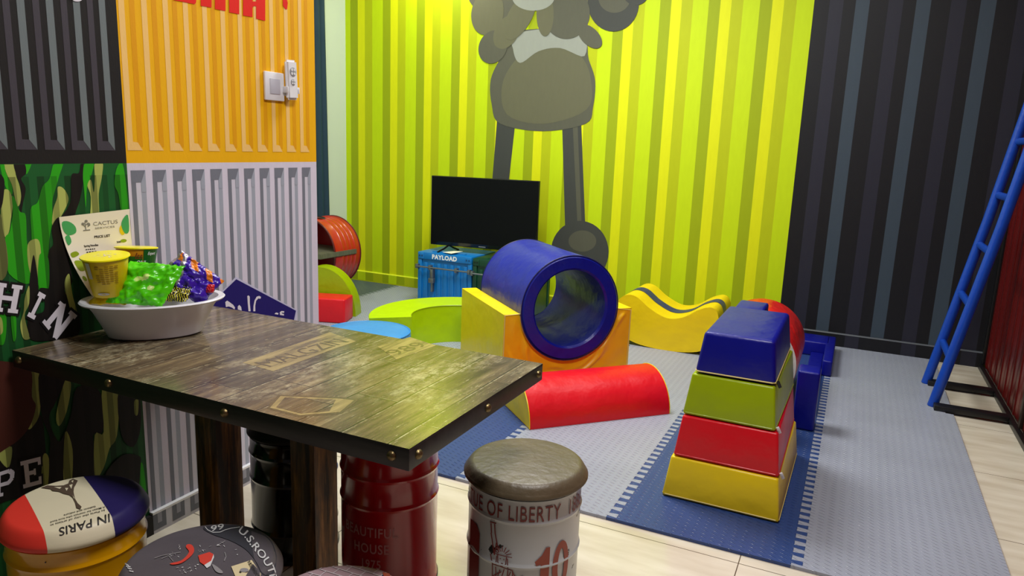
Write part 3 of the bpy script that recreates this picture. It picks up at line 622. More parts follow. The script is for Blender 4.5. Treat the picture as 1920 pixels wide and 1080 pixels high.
def chest(x0, x1, y0, y1, h, mc, md, label, word=None):
    t = thing('container_chest', label, 'storage chest', (x0, y0, .0125)); W = x1-x0; D = y1-y0; z = h-.0125; fr = .035
    b = P(); b.box(.008, W-.008, .012, D-.005, .012, z-.006, 0)
    x = .05
    while x < W-.07: b.hexa([(x, .004, .04), (x+.045, .004, .04), (x+.045, .02, .04), (x, .02, .04), (x+.008, .004, z-.085), (x+.037, .004, z-.085), (x+.037, .02, z-.085), (x+.008, .02, z-.085)], 0, .003); x += .062
    b.build('body', mc, t)
    for a in (0, W-fr):
        for c_ in (0, D-fr): P().box(a, a+fr, c_, c_+fr, 0, z-.058, 0, .003).build('corner_post', mc, t)
    P().box(fr, W-fr, 0, fr, 0, .03, 0, .003).build('base_rail', mc, t)
    l = P(); l.box(0, W, -.002, D+.002, z-.058, z, 0, .004)
    for a in (.004, W-.06):
        l.box(a, a+.055, -.006, .0, z-.056, z-.004, 0, .003)
        for q in (.008, .032): l.box(a+q, a+q+.014, -.0075, -.005, z-.036, z-.022, 1)
    for a in (.1, W-.22): l.box(a, a+.12, .06, .1, z-.001, z+.006, 0, .002)
    if word:
        stamp(l, text2d(word, .05, space=1.1), lambda u, v: (W*.5+u*.034, -.0028, z-.046+v*.034), 2)
    l.build('lid', [mc, md, WHT], t)
    r = P(); zr = z-.118; r.tube([(.0, -.028, zr), (W, -.028, zr)], .007, 0, 10)
    for a in (.006, .13, W-.13, W-.012): r.box(a-.012, a+.012, -.034, .005, zr-.018, zr+.018, 0, .003)
    r.build('locking_bar', STEEL, t)
    k = P(); k.box(W*.3-.014, W*.3+.014, -.036, .003, zr-.1, zr-.01, 0, .003); k.box(W*.3-.024, W*.3+.024, -.044, -.01, zr-.125, zr-.085, 0, .004); k.box(W*.3-.009, W*.3+.009, -.03, .003, zr-.2, zr-.12, 0, .003)
    k.build('latch', STEEL, t)
    return t
CB = mat('chest_blue', (8, 112, 184), .35, bump=.15, var=.12); CBD = mat('chest_blue_dark', (10, 70, 120), .4)
CGN = mat('chest_green', (8, 62, 40), .35, bump=.15, var=.12); CGD = mat('chest_green_dark', (6, 30, 20), .4)
chest(-3.215, -2.71, 5.0, 5.42, .458, CB, CBD, 'bright blue container style chest lettered PAYLOAD under the television', 'PAYLOAD')
chest(-2.70, -2.2, 5.0, 5.42, .452, CGN, CGD, 'dark green container style chest partly hidden behind the blue tunnel')
p = P(); q = [(0, 0, 0), (.1, -.03, .001), (.15, .07, .012), (.05, .1, .003)]
p.add(q + [(x, y, z+.0012) for x, y, z in q], [(3, 2, 1, 0), (4, 5, 6, 7), (0, 1, 5, 4), (1, 2, 6, 5), (2, 3, 7, 6), (3, 0, 4, 7)])
tag(p.build('paper_sheet', mat('paper_ivory', (240, 236, 205), .6), loc=(-3.0, 5.03, .468)), 'folded ivory paper lying on the blue chest before the television', 'paper')

# ================================================================== FAR LEFT CORNER
vd = Vector((.645, -.765, 0))   # from the drum toward the viewer
cth = thing('drum_chair', 'orange red oil drum chair lying on its side with a wood board', 'drum chair', (*aty(627, 476, 4.83).xy, .0125))
ax = Vector((-.06, -1, 0)).normalized(); sx = Vector((ax.y, -ax.x, 0))*-1
Md = Matrix(((sx.x, 0, ax.x, 0), (sx.y, 0, ax.y, 0), (0, 1, 0, .41), (0, 0, 0, 1)))
ORD = mat('drum_orange_red', (178, 44, 20), .32, coat=.4, var=.08); DRI = mat('drum_inside_red', (140, 10, 14), .35, coat=.3); DRM = mat('drum_rim_dark', (90, 14, 18), .35)
Rd = .285; Ld = .30
pf = [(Rd, 0), (Rd, .05), (Rd+.006, .06), (Rd, .07), (Rd, .1), (Rd+.004, .107), (Rd, .114), (Rd, .15), (Rd+.004, .157), (Rd, .164), (Rd, .2), (Rd+.006, .21), (Rd, .22), (Rd, Ld)]
P().lathe(pf, 0, 80, Md).lathe([(0, .004), (Rd-.004, .004), (Rd-.004, Ld)], 1, 80, Md).build('drum', [ORD, DRI], cth)
rr_ = P()
for zz_ in (.0, Ld): rr_.tube([Md @ Vector((Rd*math.cos(a), Rd*math.sin(a), zz_)) for a in [2*PI*i/64 for i in range(64)]], .007, 0, 8, closed=True)
rr_.build('rim', DRM, cth)
hv = P(); hv.add([Md @ Vector(((Rd+.0065)*math.cos(PI/2+.55*u), (Rd+.0065)*math.sin(PI/2+.55*u), .2+.05*v)) for u, v in ellipse(0, 0, .5, 1, 24)], [list(range(24))], 0); hv.build('hand_hole', BLK, cth)
WD = mat('weathered_board', (96, 96, 76), .4, bump=.3, bscale=18, var=.4, vscale=12, stretch=(1, 6, 1))
p = P(); Mb = Matrix(((sx.x, ax.x, 0, 0), (sx.y, ax.y, 0, 0), (0, 0, 1, .41), (0, 0, 0, 1)))
b = bmesh.new(); bmesh.ops.create_cube(b, size=1); bmesh.ops.scale(b, vec=(.5, .42, .04), verts=b.verts); bmesh.ops.bevel(b, geom=b.edges[:], offset=.004, segments=2, affect='EDGES')
p.bm(b, 0, False, Mb @ Matrix.Translation((.045, .265, .022))); p.build('board', WD, cth)
for q in (.04, Ld-.04):
    for sg in (-1, 1):
        e = P(); e.tube([Md @ Vector((sg*.1, -Rd+.02, q)), Md @ Vector((sg*.17, -.40, q))], .012, 0, 8); e.build('leg', DRM, cth)
t = thing('foam_block', 'small red foam block at the end of the white printed wall', 'foam block', (-3.29, 4.14, ZF), math.radians(20))
P().box(-.42, 0, 0, .2, 0, .18, 0, .012, 3).build('cover', RED, t)
t = thing('foam_arch', 'lime green half round foam block behind the small red block', 'foam block', (-3.36, 4.36, ZF), math.radians(20))
P().prism([(-.55, 0), (0, 0)] + [(-.275+.275*math.cos(PI*i/24), .37*math.sin(PI*i/24)) for i in range(1, 24)], .14, Mx, 0, .01).build('cover', GRN, t)
# dark curtain
cu = P(); pts = [(LX+.03+.016*math.sin(i*1.1), 4.93+i*.0125) for i in range(26)]
vs = []; zs = [0.06, .5, 1.0, 1.6, 2.2, 2.75]
for j, z in enumerate(zs): vs += [(x, y+(.05*(1-z/2.75))*(i/25), z) for i, (x, y) in enumerate(pts)]
cu.add(vs, [(j*26+i, j*26+i+1, (j+1)*26+i+1, (j+1)*26+i) for j in range(5) for i in range(25)], 0, True)
o = cu.build('curtain', mat('curtain_teal', (24, 56, 72), .75, bump=.2)); tag(o, 'dark teal curtain hanging in the gap beside the pale wall', 'curtain')
so = o.modifiers.new('thick', 'SOLIDIFY'); so.thickness = .004

# ================================================================== TABLE
def wood(name, cols, scl=1.0, rough=.3, along='y', coat=0, spec=.5):
    m, nt, b = base(name, rough, spec=spec, coat=coat)
    tc = N(nt, 'ShaderNodeTexCoord'); mp = N(nt, 'ShaderNodeMapping'); s = [9, 9, 9]; s[{'x': 0, 'y': 1, 'z': 2}[along]] = .8
    mp.inputs['Scale'].default_value = [q*scl for q in s]; nt.links.new(tc.outputs['Object'], mp.inputs[0])
    n1 = N(nt, 'ShaderNodeTexNoise'); n1.inputs['Scale'].default_value = 5; n1.inputs['Detail'].default_value = 8; n1.inputs['Roughness'].default_value = .7; nt.links.new(mp.outputs[0], n1.inputs[0])
    r = N(nt, 'ShaderNodeValToRGB'); e = r.color_ramp.elements; e[0].position = .3; e[0].color = (*lin(cols[0]), 1); e[1].position = .72; e[1].color = (*lin(cols[-1]), 1)
    for i, c in enumerate(cols[1:-1]): q = e.new(.3+.42*(i+1)/(len(cols)-1)); q.color = (*lin(c), 1)
    nt.links.new(n1.outputs['Fac'], r.inputs[0]); nt.links.new(r.outputs[0], b.inputs['Base Color'])
    bp = N(nt, 'ShaderNodeBump'); bp.inputs['Strength'].default_value = .12; bp.inputs['Distance'].default_value = .003; nt.links.new(n1.outputs['Fac'], bp.inputs['Height']); nt.links.new(bp.outputs[0], b.inputs['Normal'])
    return m, nt, b, r, mp
def top_mat():
    m, nt, b, r, mp = wood('table_print_planks', [(46, 38, 30), (84, 70, 52), (112, 96, 70), (150, 134, 98)], 1, .18, 'y', 0, 1.0)
    tc = N(nt, 'ShaderNodeTexCoord'); sp = N(nt, 'ShaderNodeSeparateXYZ'); nt.links.new(tc.outputs['Object'], sp.inputs[0])
    def noi(scale, det, stretch, rough=.6):
        mm = N(nt, 'ShaderNodeMapping'); mm.inputs['Scale'].default_value = stretch; nt.links.new(tc.outputs['Object'], mm.inputs[0])
        n = N(nt, 'ShaderNodeTexNoise'); n.inputs['Scale'].default_value = scale; n.inputs['Detail'].default_value = det; n.inputs['Roughness'].default_value = rough; nt.links.new(mm.outputs[0], n.inputs[0]); return n.outputs['Fac']
    def rng(o, a, b_):
        q = N(nt, 'ShaderNodeMapRange'); q.inputs['From Min'].default_value = a; q.inputs['From Max'].default_value = b_; nt.links.new(o, q.inputs['Value']); return q.outputs[0]
    pl = mt(nt, 'DIVIDE', sp.outputs[0], .118); idn = mt(nt, 'FLOOR', pl); fr = mt(nt, 'FRACT', pl)
    wn = N(nt, 'ShaderNodeTexWhiteNoise'); wn.noise_dimensions = '1D'; nt.links.new(idn, wn.inputs['W'])
    # butt joints of the printed boards
    yy = mt(nt, 'ADD', mt(nt, 'DIVIDE', sp.outputs[1], .34), mt(nt, 'MULTIPLY', wn.outputs['Value'], 3)); fy = mt(nt, 'FRACT', yy)
    w2 = N(nt, 'ShaderNodeTexWhiteNoise'); w2.noise_dimensions = '2D'; cv = N(nt, 'ShaderNodeCombineXYZ'); nt.links.new(idn, cv.inputs[0]); nt.links.new(mt(nt, 'FLOOR', yy), cv.inputs[1]); nt.links.new(cv.outputs[0], w2.inputs['Vector'])
    groove = mt(nt, 'MAXIMUM', mt(nt, 'LESS_THAN', fr, .03), mt(nt, 'LESS_THAN', fy, .009))
    edge = mt(nt, 'MULTIPLY', mt(nt, 'MAXIMUM', mt(nt, 'MULTIPLY', mt(nt, 'GREATER_THAN', fr, .03), mt(nt, 'LESS_THAN', fr, .06)), mt(nt, 'MULTIPLY', mt(nt, 'GREATER_THAN', fy, .006), mt(nt, 'LESS_THAN', fy, .014))), rng(noi(30, 5, (1, 1, 1)), .42, .6))
    tone = mt(nt, 'ADD', .62, mt(nt, 'MULTIPLY', w2.outputs['Value'], .6))
    weave = mt(nt, 'ADD', .86, mt(nt, 'MULTIPLY', noi(60, 2, (4, .4, 1)), .3))
    patch = mt(nt, 'MULTIPLY', rng(noi(3.2, 3, (1.5, .9, 1)), .5, .66), rng(noi(34, 8, (1.6, .8, 1), .75), .44, .66))
    scr = mt(nt, 'MULTIPLY', rng(noi(70, 6, (2.4, .35, 1), .7), .6, .68), .5)
    wf = mt(nt, 'MINIMUM', mt(nt, 'ADD', mt(nt, 'ADD', mt(nt, 'MULTIPLY', patch, .8), scr), mt(nt, 'MULTIPLY', edge, .6)), .85)
    cmb = mt(nt, 'MULTIPLY', tone, weave); cb = N(nt, 'ShaderNodeCombineColor'); [nt.links.new(cmb, cb.inputs[k]) for k in range(3)]
    mu = N(nt, 'ShaderNodeMix', data_type='RGBA', blend_type='MULTIPLY'); mu.inputs['Factor'].default_value = 1; nt.links.new(r.outputs[0], mu.inputs['A']); nt.links.new(cb.outputs[0], mu.inputs['B'])
    mx = N(nt, 'ShaderNodeMix', data_type='RGBA'); mx.inputs['B'].default_value = (*lin((206, 196, 160)), 1); nt.links.new(wf, mx.inputs['Factor']); nt.links.new(mu.outputs['Result'], mx.inputs['A'])
    mg = N(nt, 'ShaderNodeMix', data_type='RGBA'); mg.inputs['B'].default_value = (*lin((26, 20, 16)), 1); nt.links.new(mx.outputs['Result'], mg.inputs['A']); nt.links.new(mt(nt, 'MULTIPLY', groove, .9), mg.inputs['Factor'])
    nt.links.new(mg.outputs['Result'], b.inputs['Base Color'])
    return m
TX0, TX1, TY0, TY1, TZ = -2.03, -.743, 1.132, 1.806, .75
t = thing('bar_table', 'rustic dark plank printed table with brass studs against the printed wall', 'table', ((TX0+TX1)/2, (TY0+TY1)/2, 0))
ox, oy = (TX0+TX1)/2, (TY0+TY1)/2
TM = top_mat()
def stencil(name, c0, c1, lo, hi):
    m, nt, b, r, mp = wood(name, [(76, 64, 46), (104, 90, 64), c0, c1], 1, .22, 'y', 0, .9)
    e = r.color_ramp.elements; e[0].position, e[1].position, e[2].position, e[3].position = .2, lo, hi, .75
    return m
PALE = stencil('table_print_stencil', (150, 132, 86), (190, 170, 114), .38, .5)
DKP = stencil('table_print_dark_letter', (96, 82, 56), (84, 70, 50), .45, .5)
EDG = wood('table_edge_black', [(18, 17, 18), (34, 31, 30), (46, 42, 38)], 1, .4, 'x')[0]
hx, hy = (TX1-TX0)/2, (TY1-TY0)/2
p = P(); p.box(-hx, hx, -hy, hy, .702, .746, 1, .002)
p.add([(-hx+.001, -hy+.001, TZ), (hx-.001, -hy+.001, TZ), (hx-.001, hy-.001, TZ), (-hx+.001, hy-.001, TZ)], [(0, 1, 2, 3)], 0)
p.add([(-hx, -hy, .745), (hx, -hy, .745), (hx, hy, .745), (-hx, hy, .745), (-hx+.001, -hy+.001, TZ), (hx-.001, -hy+.001, TZ), (hx-.001, hy-.001, TZ), (-hx+.001, hy-.001, TZ)], [(0, 1, 5, 4), (1, 2, 6, 5), (2, 3, 7, 6), (3, 0, 4, 7)], 1)
# stencilled print, running across the boards
def tpx(x, y): q = atz(x, y, TZ); return (q.x-ox, q.y-oy)
def ttxt(s, a, b, h, mi, k, bold=.02):
    A = Vector(tpx(*a)); B_ = Vector(tpx(*b)); sh = text2d(s, bold, 'LEFT'); wd = max(v[0] for v in sh[0]); d = (B_-A)/wd; n = Vector((-(B_-A).y, (B_-A).x)).normalized()*h
    stamp(p, sh, lambda u, v: (A.x+d.x*u+n.x*v, A.y+d.y*u+n.y*v, TZ+.0003*k), mi)
def tpoly(pts, mi, k): p.add([(*tpx(x, y), TZ+.0003*k) for x, y in pts], [list(range(len(pts)))], mi)
tpoly([(455, 680), (618, 623), (668, 640), (512, 696)], 2, 1); ttxt('MALGZIN', (503, 689), (655, 641), .062, 3, 2, .0)
tpoly([(708, 650), (768, 632), (818, 648), (744, 674)], 2, 1); ttxt('989', (742, 667), (804, 647), .052, 3, 2, .0)
tpoly([(500, 766), (522, 740), (640, 745), (672, 750), (640, 776), (560, 782)], 3, 1); tpoly([(506, 765), (526, 743), (640, 748), (664, 751), (637, 773), (562, 779)], 2, 2); tpoly([(518, 764), (534, 746), (630, 750), (618, 771), (565, 776)], 0, 3)
p.build('tabletop', [TM, EDG, PALE, DKP], t)
studs = [(-1.637, TY0, .727, 0), (-1.242, TY0, .727, 0), (-.785, TY0, .727, 0), (-2.0, TY0, .727, 0), (TX1, 1.165, .727, 1), (TX1, 1.47, .727, 1), (TX1, 1.775, .727, 1)]
for (x, y, z, s_) in studs:
    M = Matrix.Translation((x-ox, y-oy, z)) @ (Matrix.Rotation(PI/2, 4, 'X') if s_ == 0 else Matrix.Rotation(PI/2, 4, 'Y'))
    P().lathe([(.011, .0), (.0105, .003), (.008, .0065), (.004, .0085), (0, .009)], 0, 20, M).build('stud', BRASS, t)
LEGM = wood('table_leg_burnt_wood', [(16, 12, 8), (40, 30, 17), (124, 88, 40), (200, 150, 80)], .9, .4, 'z')[0]
for (xa, yb) in ((-1.54, 1.3), (-1.208, 1.3)):
    P().box(xa-ox, xa+.078-ox, yb-oy, yb+.088-oy, .012, .702, 0, .003).build('leg', LEGM, t)
p = P(); p.box(-1.6-ox, -1.08-ox, 1.24-oy, 1.45-oy, 0, .012, 0, .003); p.build('foot_plate', RUST, t)

# ================================================================== STOOLS
def seat_h(r, R, zt): # domed cushion height
    q = min(r/R, 1); return zt - .006*q*q - .022*max(0, (q-.86)/.14)**2.2
def drum(name, label, loc, R, zt, dm, cm, group='oil drum stools', rot=0, ribs=(.385, .285, .12), Rc=None, cush_extra=None, drum_extra=None, hdr=.40, band=None):
    t = thing(name, label, 'stool', (*loc, 0), rot, group); Rc = Rc or R+.006
    pf = [(0, .004), (R-.012, .004), (R-.006, .0), (R+.003, .004), (R+.003, .014), (R-.001, .02)]
    for z in sorted(ribs): pf += [(R-.001, z-.01), (R, z-.007), (R+.003, z), (R, z+.007), (R-.001, z+.01)]
    pf += [(R-.001, hdr-.012), (R, hdr-.008), (R+.002, hdr), (R-.02, hdr+.002), (0, hdr+.002)]
    p = P(); p.lathe(pf, 0, 96)
    if drum_extra: drum_extra(p, R)
    p.build('drum', dm, t)
    P().lathe([(R-.01, .0), (R+.005, .002), (R+.005, .01), (R-.002, .013)], 0, 64).build('base_ring', BLK, t)
    if band: P().lathe([(R-.004, hdr-.004), (R+.006, hdr-.003), (R+.0065, hdr+.008), (R+.002, hdr+.012), (R-.01, hdr+.012)], 0, 96).build('rim_band', band, t)
    c = P(); pr = [(Rc*(1-(1-i/40)**1.6), seat_h(Rc*(1-(1-i/40)**1.6), Rc, zt)) for i in range(41)]; zl = pr[-1][1]
    gp = zl-hdr; pr += [(Rc+.004, zl-.28*gp), (Rc+.004, zl-.6*gp), (Rc, hdr+.2*gp), (Rc-.012, hdr+.001)]
    c.lathe(pr, 0, 96)
    if cush_extra: cush_extra(c, Rc, zt, t)
    c.build('cushion', cm, t)
    return t
def seatpx(loc, Rc, zt, rot, k):
    """picture point -> point on the cushion in the stool's own frame"""
    cnt = [0]
    def f(x, y):
        cnt[0] += 1; z = zt+.002
        for _ in range(120):
            q = atz(x, y, z); r = math.hypot(q.x-loc[0], q.y-loc[1])
            if r <= Rc and seat_h(r, Rc, zt) >= z: break
            z -= .0003
        return (q.x-loc[0], q.y-loc[1], z+.0003*k+.0014+.00001*(cnt[0]//4 % 40))
    return f
# ---- seat in the three French colours
PL = (-1.637, 1.023); PR = .158; PZ = .462
def paris_mat():
    m, nt, b = base('cushion_tricolour', .45, spec=.4)
    d = Vector((-.353+.0, -.134)).normalized()   # runs from the navy side to the red side
    a1 = atz(42.6, 926, .455); a2 = atz(103.7, 1033.7, .455); c1 = atz(159, 895, .455); c2 = atz(226, 997, .455)
    ln = ((a2-a1).normalized() + (c2-c1).normalized()).normalized(); nn = Vector((-ln.y, ln.x, 0))
    if nn.dot(c1-a1) < 0: nn = -nn
    ra = nn.dot((a1+a2)/2 - Vector((*PL, .455))); rb = nn.dot((c1+c2)/2 - Vector((*PL, .455)))
    tc = N(nt, 'ShaderNodeTexCoord'); dt = N(nt, 'ShaderNodeVectorMath', operation='DOT_PRODUCT'); dt.inputs[1].default_value = (nn.x, nn.y, 0); nt.links.new(tc.outputs['Object'], dt.inputs[0])
    ga = mt(nt, 'GREATER_THAN', dt.outputs['Value'], ra); gb = mt(nt, 'GREATER_THAN', dt.outputs['Value'], rb)
    m1 = N(nt, 'ShaderNodeMix', data_type='RGBA'); m1.inputs['A'].default_value = (*lin((238, 62, 50)), 1); m1.inputs['B'].default_value = (*lin((238, 228, 196)), 1); nt.links.new(ga, m1.inputs['Factor'])
    m2 = N(nt, 'ShaderNodeMix', data_type='RGBA'); m2.inputs['B'].default_value = (*lin((44, 36, 96)), 1); nt.links.new(gb, m2.inputs['Factor']); nt.links.new(m1.outputs['Result'], m2.inputs['A']); nt.links.new(m2.outputs['Result'], b.inputs['Base Color'])
    no = N(nt, 'ShaderNodeTexNoise'); no.inputs['Scale'].default_value = 9; nt.links.new(tc.outputs['Object'], no.inputs[0]); bp = N(nt, 'ShaderNodeBump'); bp.inputs['Strength'].default_value = .35; bp.inputs['Distance'].default_value = .01; nt.links.new(no.outputs['Fac'], bp.inputs['Height']); nt.links.new(bp.outputs[0], b.inputs['Normal'])
    return m
INK = mat('print_ink', (42, 38, 36), .6); INKB = mat('print_ink_brown', (92, 76, 62), .6)
def paris_print(c, Rc, zt, t):
    g1 = seatpx(PL, Rc, zt, 0, 1); g2 = seatpx(PL, Rc, zt, 0, 4); sc = lambda x, y: (139+.96*(x-139), 950+.96*(y-950)); f = lambda x, y: g1(*sc(x, y)); f2 = lambda x, y: g2(*sc(x, y))
    z5 = lambda x, y: (x/5.4, 880+y/5.4)
    def line(s, a, b, h, mi, bold=0, shear=0):  # baseline a->b with letter tops away from the wall side
        sh = text2d(s, bold, 'LEFT', shear); wd = max(v[0] for v in sh[0]); A = Vector(a); B = Vector(b); d = (B-A)/wd; n = Vector((-(B-A).y, (B-A).x)).normalized()*-h
        if n.y < 0: n = -n
        stamp(c, sh, lambda u, v: f(*(A+d*u+n*v)), mi, .3 if h > 8 else 0)
    line('IN PARIS', z5(1135, 455), z5(575, 615), 16, 1, .01, .2)
    for s_, a, b in (('* A Matan for tourists who love food', (1105, 372), (500, 540)), ('fashion and culture', (975, 374), (640, 468)), ('In Paris the city of artists in', (1075, 412), (500, 572))):
        line(s_, z5(*a), z5(*b), 3.0, 1, .01)
    def Q(pts, mi, g): c.add([g(*z5(x, y)) for x, y in pts], [list(range(len(pts)))], mi)
    # iron tower, printed upside down to the viewer
    Q([(818, 415), (775, 398), (760, 340), (735, 290), (700, 262), (640, 248), (590, 226), (520, 218), (505, 200), (400, 185), (470, 160), (560, 165), (640, 160), (690, 140), (700, 110), (740, 90), (790, 110), (770, 150), (750, 185), (745, 230), (760, 300), (790, 350), (830, 385)], 2, f)
    for tri in ([(655, 190), (690, 190), (672, 222)], [(700, 160), (735, 150), (722, 200)], [(540, 180), (620, 180), (600, 200)], [(735, 262), (748, 300), (755, 300)], [(720, 120), (745, 105), (738, 135)]): Q(tri, 3, f2)
drum('drum_stool', 'yellow drum stool with red, cream and navy cushion lettered IN PARIS', PL, .150, PZ, [mat('drum_yellow', (226, 160, 4), .25, coat=.5), INK], [paris_mat(), INK, INKB, mat('print_cream', (238, 228, 196), .5)], ribs=(.36, .25, .12), Rc=.157, cush_extra=paris_print, hdr=.405,
     drum_extra=lambda p, R: p.add([((R+.0006)*math.cos(a), (R+.0006)*math.sin(a), z) for a, z in [(-1.02+.012*math.cos(q), .385-0.0+.0018*math.sin(q)) for q in [2*PI*i/12 for i in range(12)]]], [list(range(12))], 1))
# ---- grey route 66 seat
SL = (-1.175, .991); SR = .163; SZ = .462
GSM = mat('cushion_washed_grey', (92, 86, 92), .5, bump=.3, bscale=12, var=.35, vscale=7)
R66 = [GSM, mat('print_white', (222, 222, 222), .6), mat('print_coral', (222, 70, 56), .55), mat('print_cream_tag', (224, 208, 164), .6), INK, mat('print_charcoal', (54, 54, 62), .6), mat('print_grey_line', (150, 146, 148), .6)]
def r66_print(c, Rc, zt, t):
    f = seatpx(SL, Rc, zt, 0, 1); f2 = seatpx(SL, Rc, zt, 0, 3); f3 = seatpx(SL, Rc, zt, 0, 5)
    z = lambda x, y: (372+.95*(210+x/5.818-372), 1062+.95*(960+y/5.818-1062))
    Q = lambda pts, mi, g=f: c.add([g(*z(x, y)) for x, y in pts], [list(range(len(pts)))], mi)
    # dark band at the right with arched lettering
    band = [(1000, 150), (1280, 128), (1480, 140), (1640, 190), (1760, 280), (1820, 400), (1840, 520), (1800, 690), (1680, 690), (1600, 540), (1480, 400), (1300, 300), (1100, 230)]
    Q(spline(band, 3), 5)
    arcp = spline([(1405, 178), (1490, 250), (1560, 345), (1640, 445), (1715, 545), (1765, 640), (1790, 740)], 8, False)
    cum = [0]
    for a, b in zip(arcp, arcp[1:]): cum.append(cum[-1]+math.dist(a, b))
    sh = text2d('U.S.ROUTE 66', .01, 'LEFT'); wd = max(v[0] for v in sh[0])*1.0
    def fn(u, v):
        s = u/wd*cum[-1]*1.3; i = 0
        while i < len(cum)-2 and cum[i+1] < s: i += 1
        q = (s-cum[i])/(cum[i+1]-cum[i]); a, b = Vector(arcp[i]), Vector(arcp[i+1]); d = (b-a).normalized(); o = a+(b-a)*q
        n = Vector((d.y, -d.x)); o = o + n*(v*84-26); return f2(*z(*o))
    stamp(c, sh, fn, 1, .3)
    def outl(pts, wdt, mi, g):
        for a, b in zip(pts, pts[1:]):
            vs, fs = strokes([(*a, *b)], wdt); c.add([g(*z(*q)) for q in vs], fs, mi)
    outl([(1020, 148), (1050, 185), (1110, 214), (1190, 212), (1250, 185), (1320, 165), (1420, 150)], 7, 1, f2)
    for s_, a, b, h in (('66', (1240, 140), (1085, 172), 62),):
        sh2 = text2d(s_, .01, 'LEFT'); w2 = max(v[0] for v in sh2[0]); A, B = Vector(a), Vector(b); d = (B-A)/w2; n = Vector((0, 1))*h
        stamp(c, sh2, lambda u, v: f2(*z(*(A+d*u+n*(v-.5)))), 1)
    Q(spline([(620, 570), (740, 540), (810, 480), (835, 430), (800, 380), (820, 350), (870, 360), (895, 410), (880, 460), (820, 520), (740, 570), (650, 585)], 3), 2, f2)
    Q([(940, 480), (1070, 440), (1118, 465), (1090, 540), (1010, 590), (960, 555)], 2, f2); Q([(1010, 590), (1090, 540), (1118, 465), (1122, 500), (1080, 600), (1040, 625)], 1, f2)
    Q(spline([(1100, 580), (1160, 610), (1225, 670), (1200, 685), (1140, 660)], 3), 6, f2)
    rnd = random.Random(3)
    for _ in range(46):
        cx_, cy_ = rnd.choice([(1120, 370), (1200, 350), (640, 470), (790, 620), (940, 620), (760, 660), (980, 410), (860, 600), (1300, 430), (720, 375)])
        x, y = rnd.gauss(cx_, 45), rnd.gauss(cy_, 22); a = rnd.random()*PI; l = rnd.uniform(8, 34)
        vs, fs = strokes([(x, y, x+l*math.cos(a), y+l*.6*math.sin(a))], rnd.uniform(3, 9)); c.add([f2(*z(*q)) for q in vs], fs, 6 if rnd.random() < .6 else 1)
    outl([(440, 510), (520, 480), (610, 462), (740, 440)], 6, 6, f2); outl([(520, 515), (600, 480), (655, 545)], 6, 6, f2); outl([(1245, 440), (1260, 490), (1240, 540)], 9, 6, f2); outl([(1150, 370), (1250, 310)], 7, 6, f2)
    Q([(1320, 605), (1555, 530), (1660, 690), (1640, 790), (1400, 800)], 3, f2)
    A, B = Vector((1520, 545)), Vector((1640, 720)); sh3 = text2d('RESTROOM', .015, 'LEFT'); w3 = max(v[0] for v in sh3[0]); d = (B-A)/w3*1.1; n = Vector((d.y, -d.x)).normalized()*36
    stamp(c, sh3, lambda u, v: f3(*z(*(A+d*u+n*(v*1.0-.6)))), 4)
    Q(ellipse(1470, 650, 50, 24, 20), 6, f3); Q(ellipse(1425, 672, 14, 10, 12), 4, f3)
    for yy in range(4):
        for k in range(5):
            x = 95+yy*18+k*9+rnd.uniform(-4, 4); y = 570+yy*26+rnd.uniform(-6, 6)+k*3; vs, fs = strokes([(x, y, x+12, y+8)], 10); c.add([f2(*z(*q)) for q in vs], fs, 1)
drum('drum_stool', 'stool with worn grey motorcycle cushion lettered U.S.ROUTE 66', SL, .155, SZ, mat('drum_dark_grey', (40, 40, 44), .3, coat=.4), R66, ribs=(.36, .25, .12), Rc=.163, cush_extra=r66_print, hdr=.405)
# ---- distressed white liberty drum
LLc = (-.776, 1.795); LR = .172
def worn_white():
    m, nt, b = base('drum_worn_white', .35, spec=.5, coat=.2)
    tc = N(nt, 'ShaderNodeTexCoord'); no = N(nt, 'ShaderNodeTexNoise'); no.inputs['Scale'].default_value = 16; no.inputs['Detail'].default_value = 5; no.inputs['Roughness'].default_value = .6; nt.links.new(tc.outputs['Object'], no.inputs[0])
    n2 = N(nt, 'ShaderNodeTexNoise'); n2.inputs['Scale'].default_value = 4; nt.links.new(tc.outputs['Object'], n2.inputs[0])
    ch = mt(nt, 'GREATER_THAN', mt(nt, 'ADD', no.outputs['Fac'], mt(nt, 'MULTIPLY', n2.outputs['Fac'], .3)), .80)
    mx = N(nt, 'ShaderNodeMix', data_type='RGBA'); mx.inputs['A'].default_value = (*lin((186, 190, 192)), 1); mx.inputs['B'].default_value = (*lin((34, 34, 34)), 1); nt.links.new(ch, mx.inputs['Factor']); nt.links.new(mx.outputs['Result'], b.inputs['Base Color'])
    return m
DR1 = mat('print_oxblood', (120, 34, 30), .5); DR2 = mat('print_brick_red', (150, 64, 44), .5)
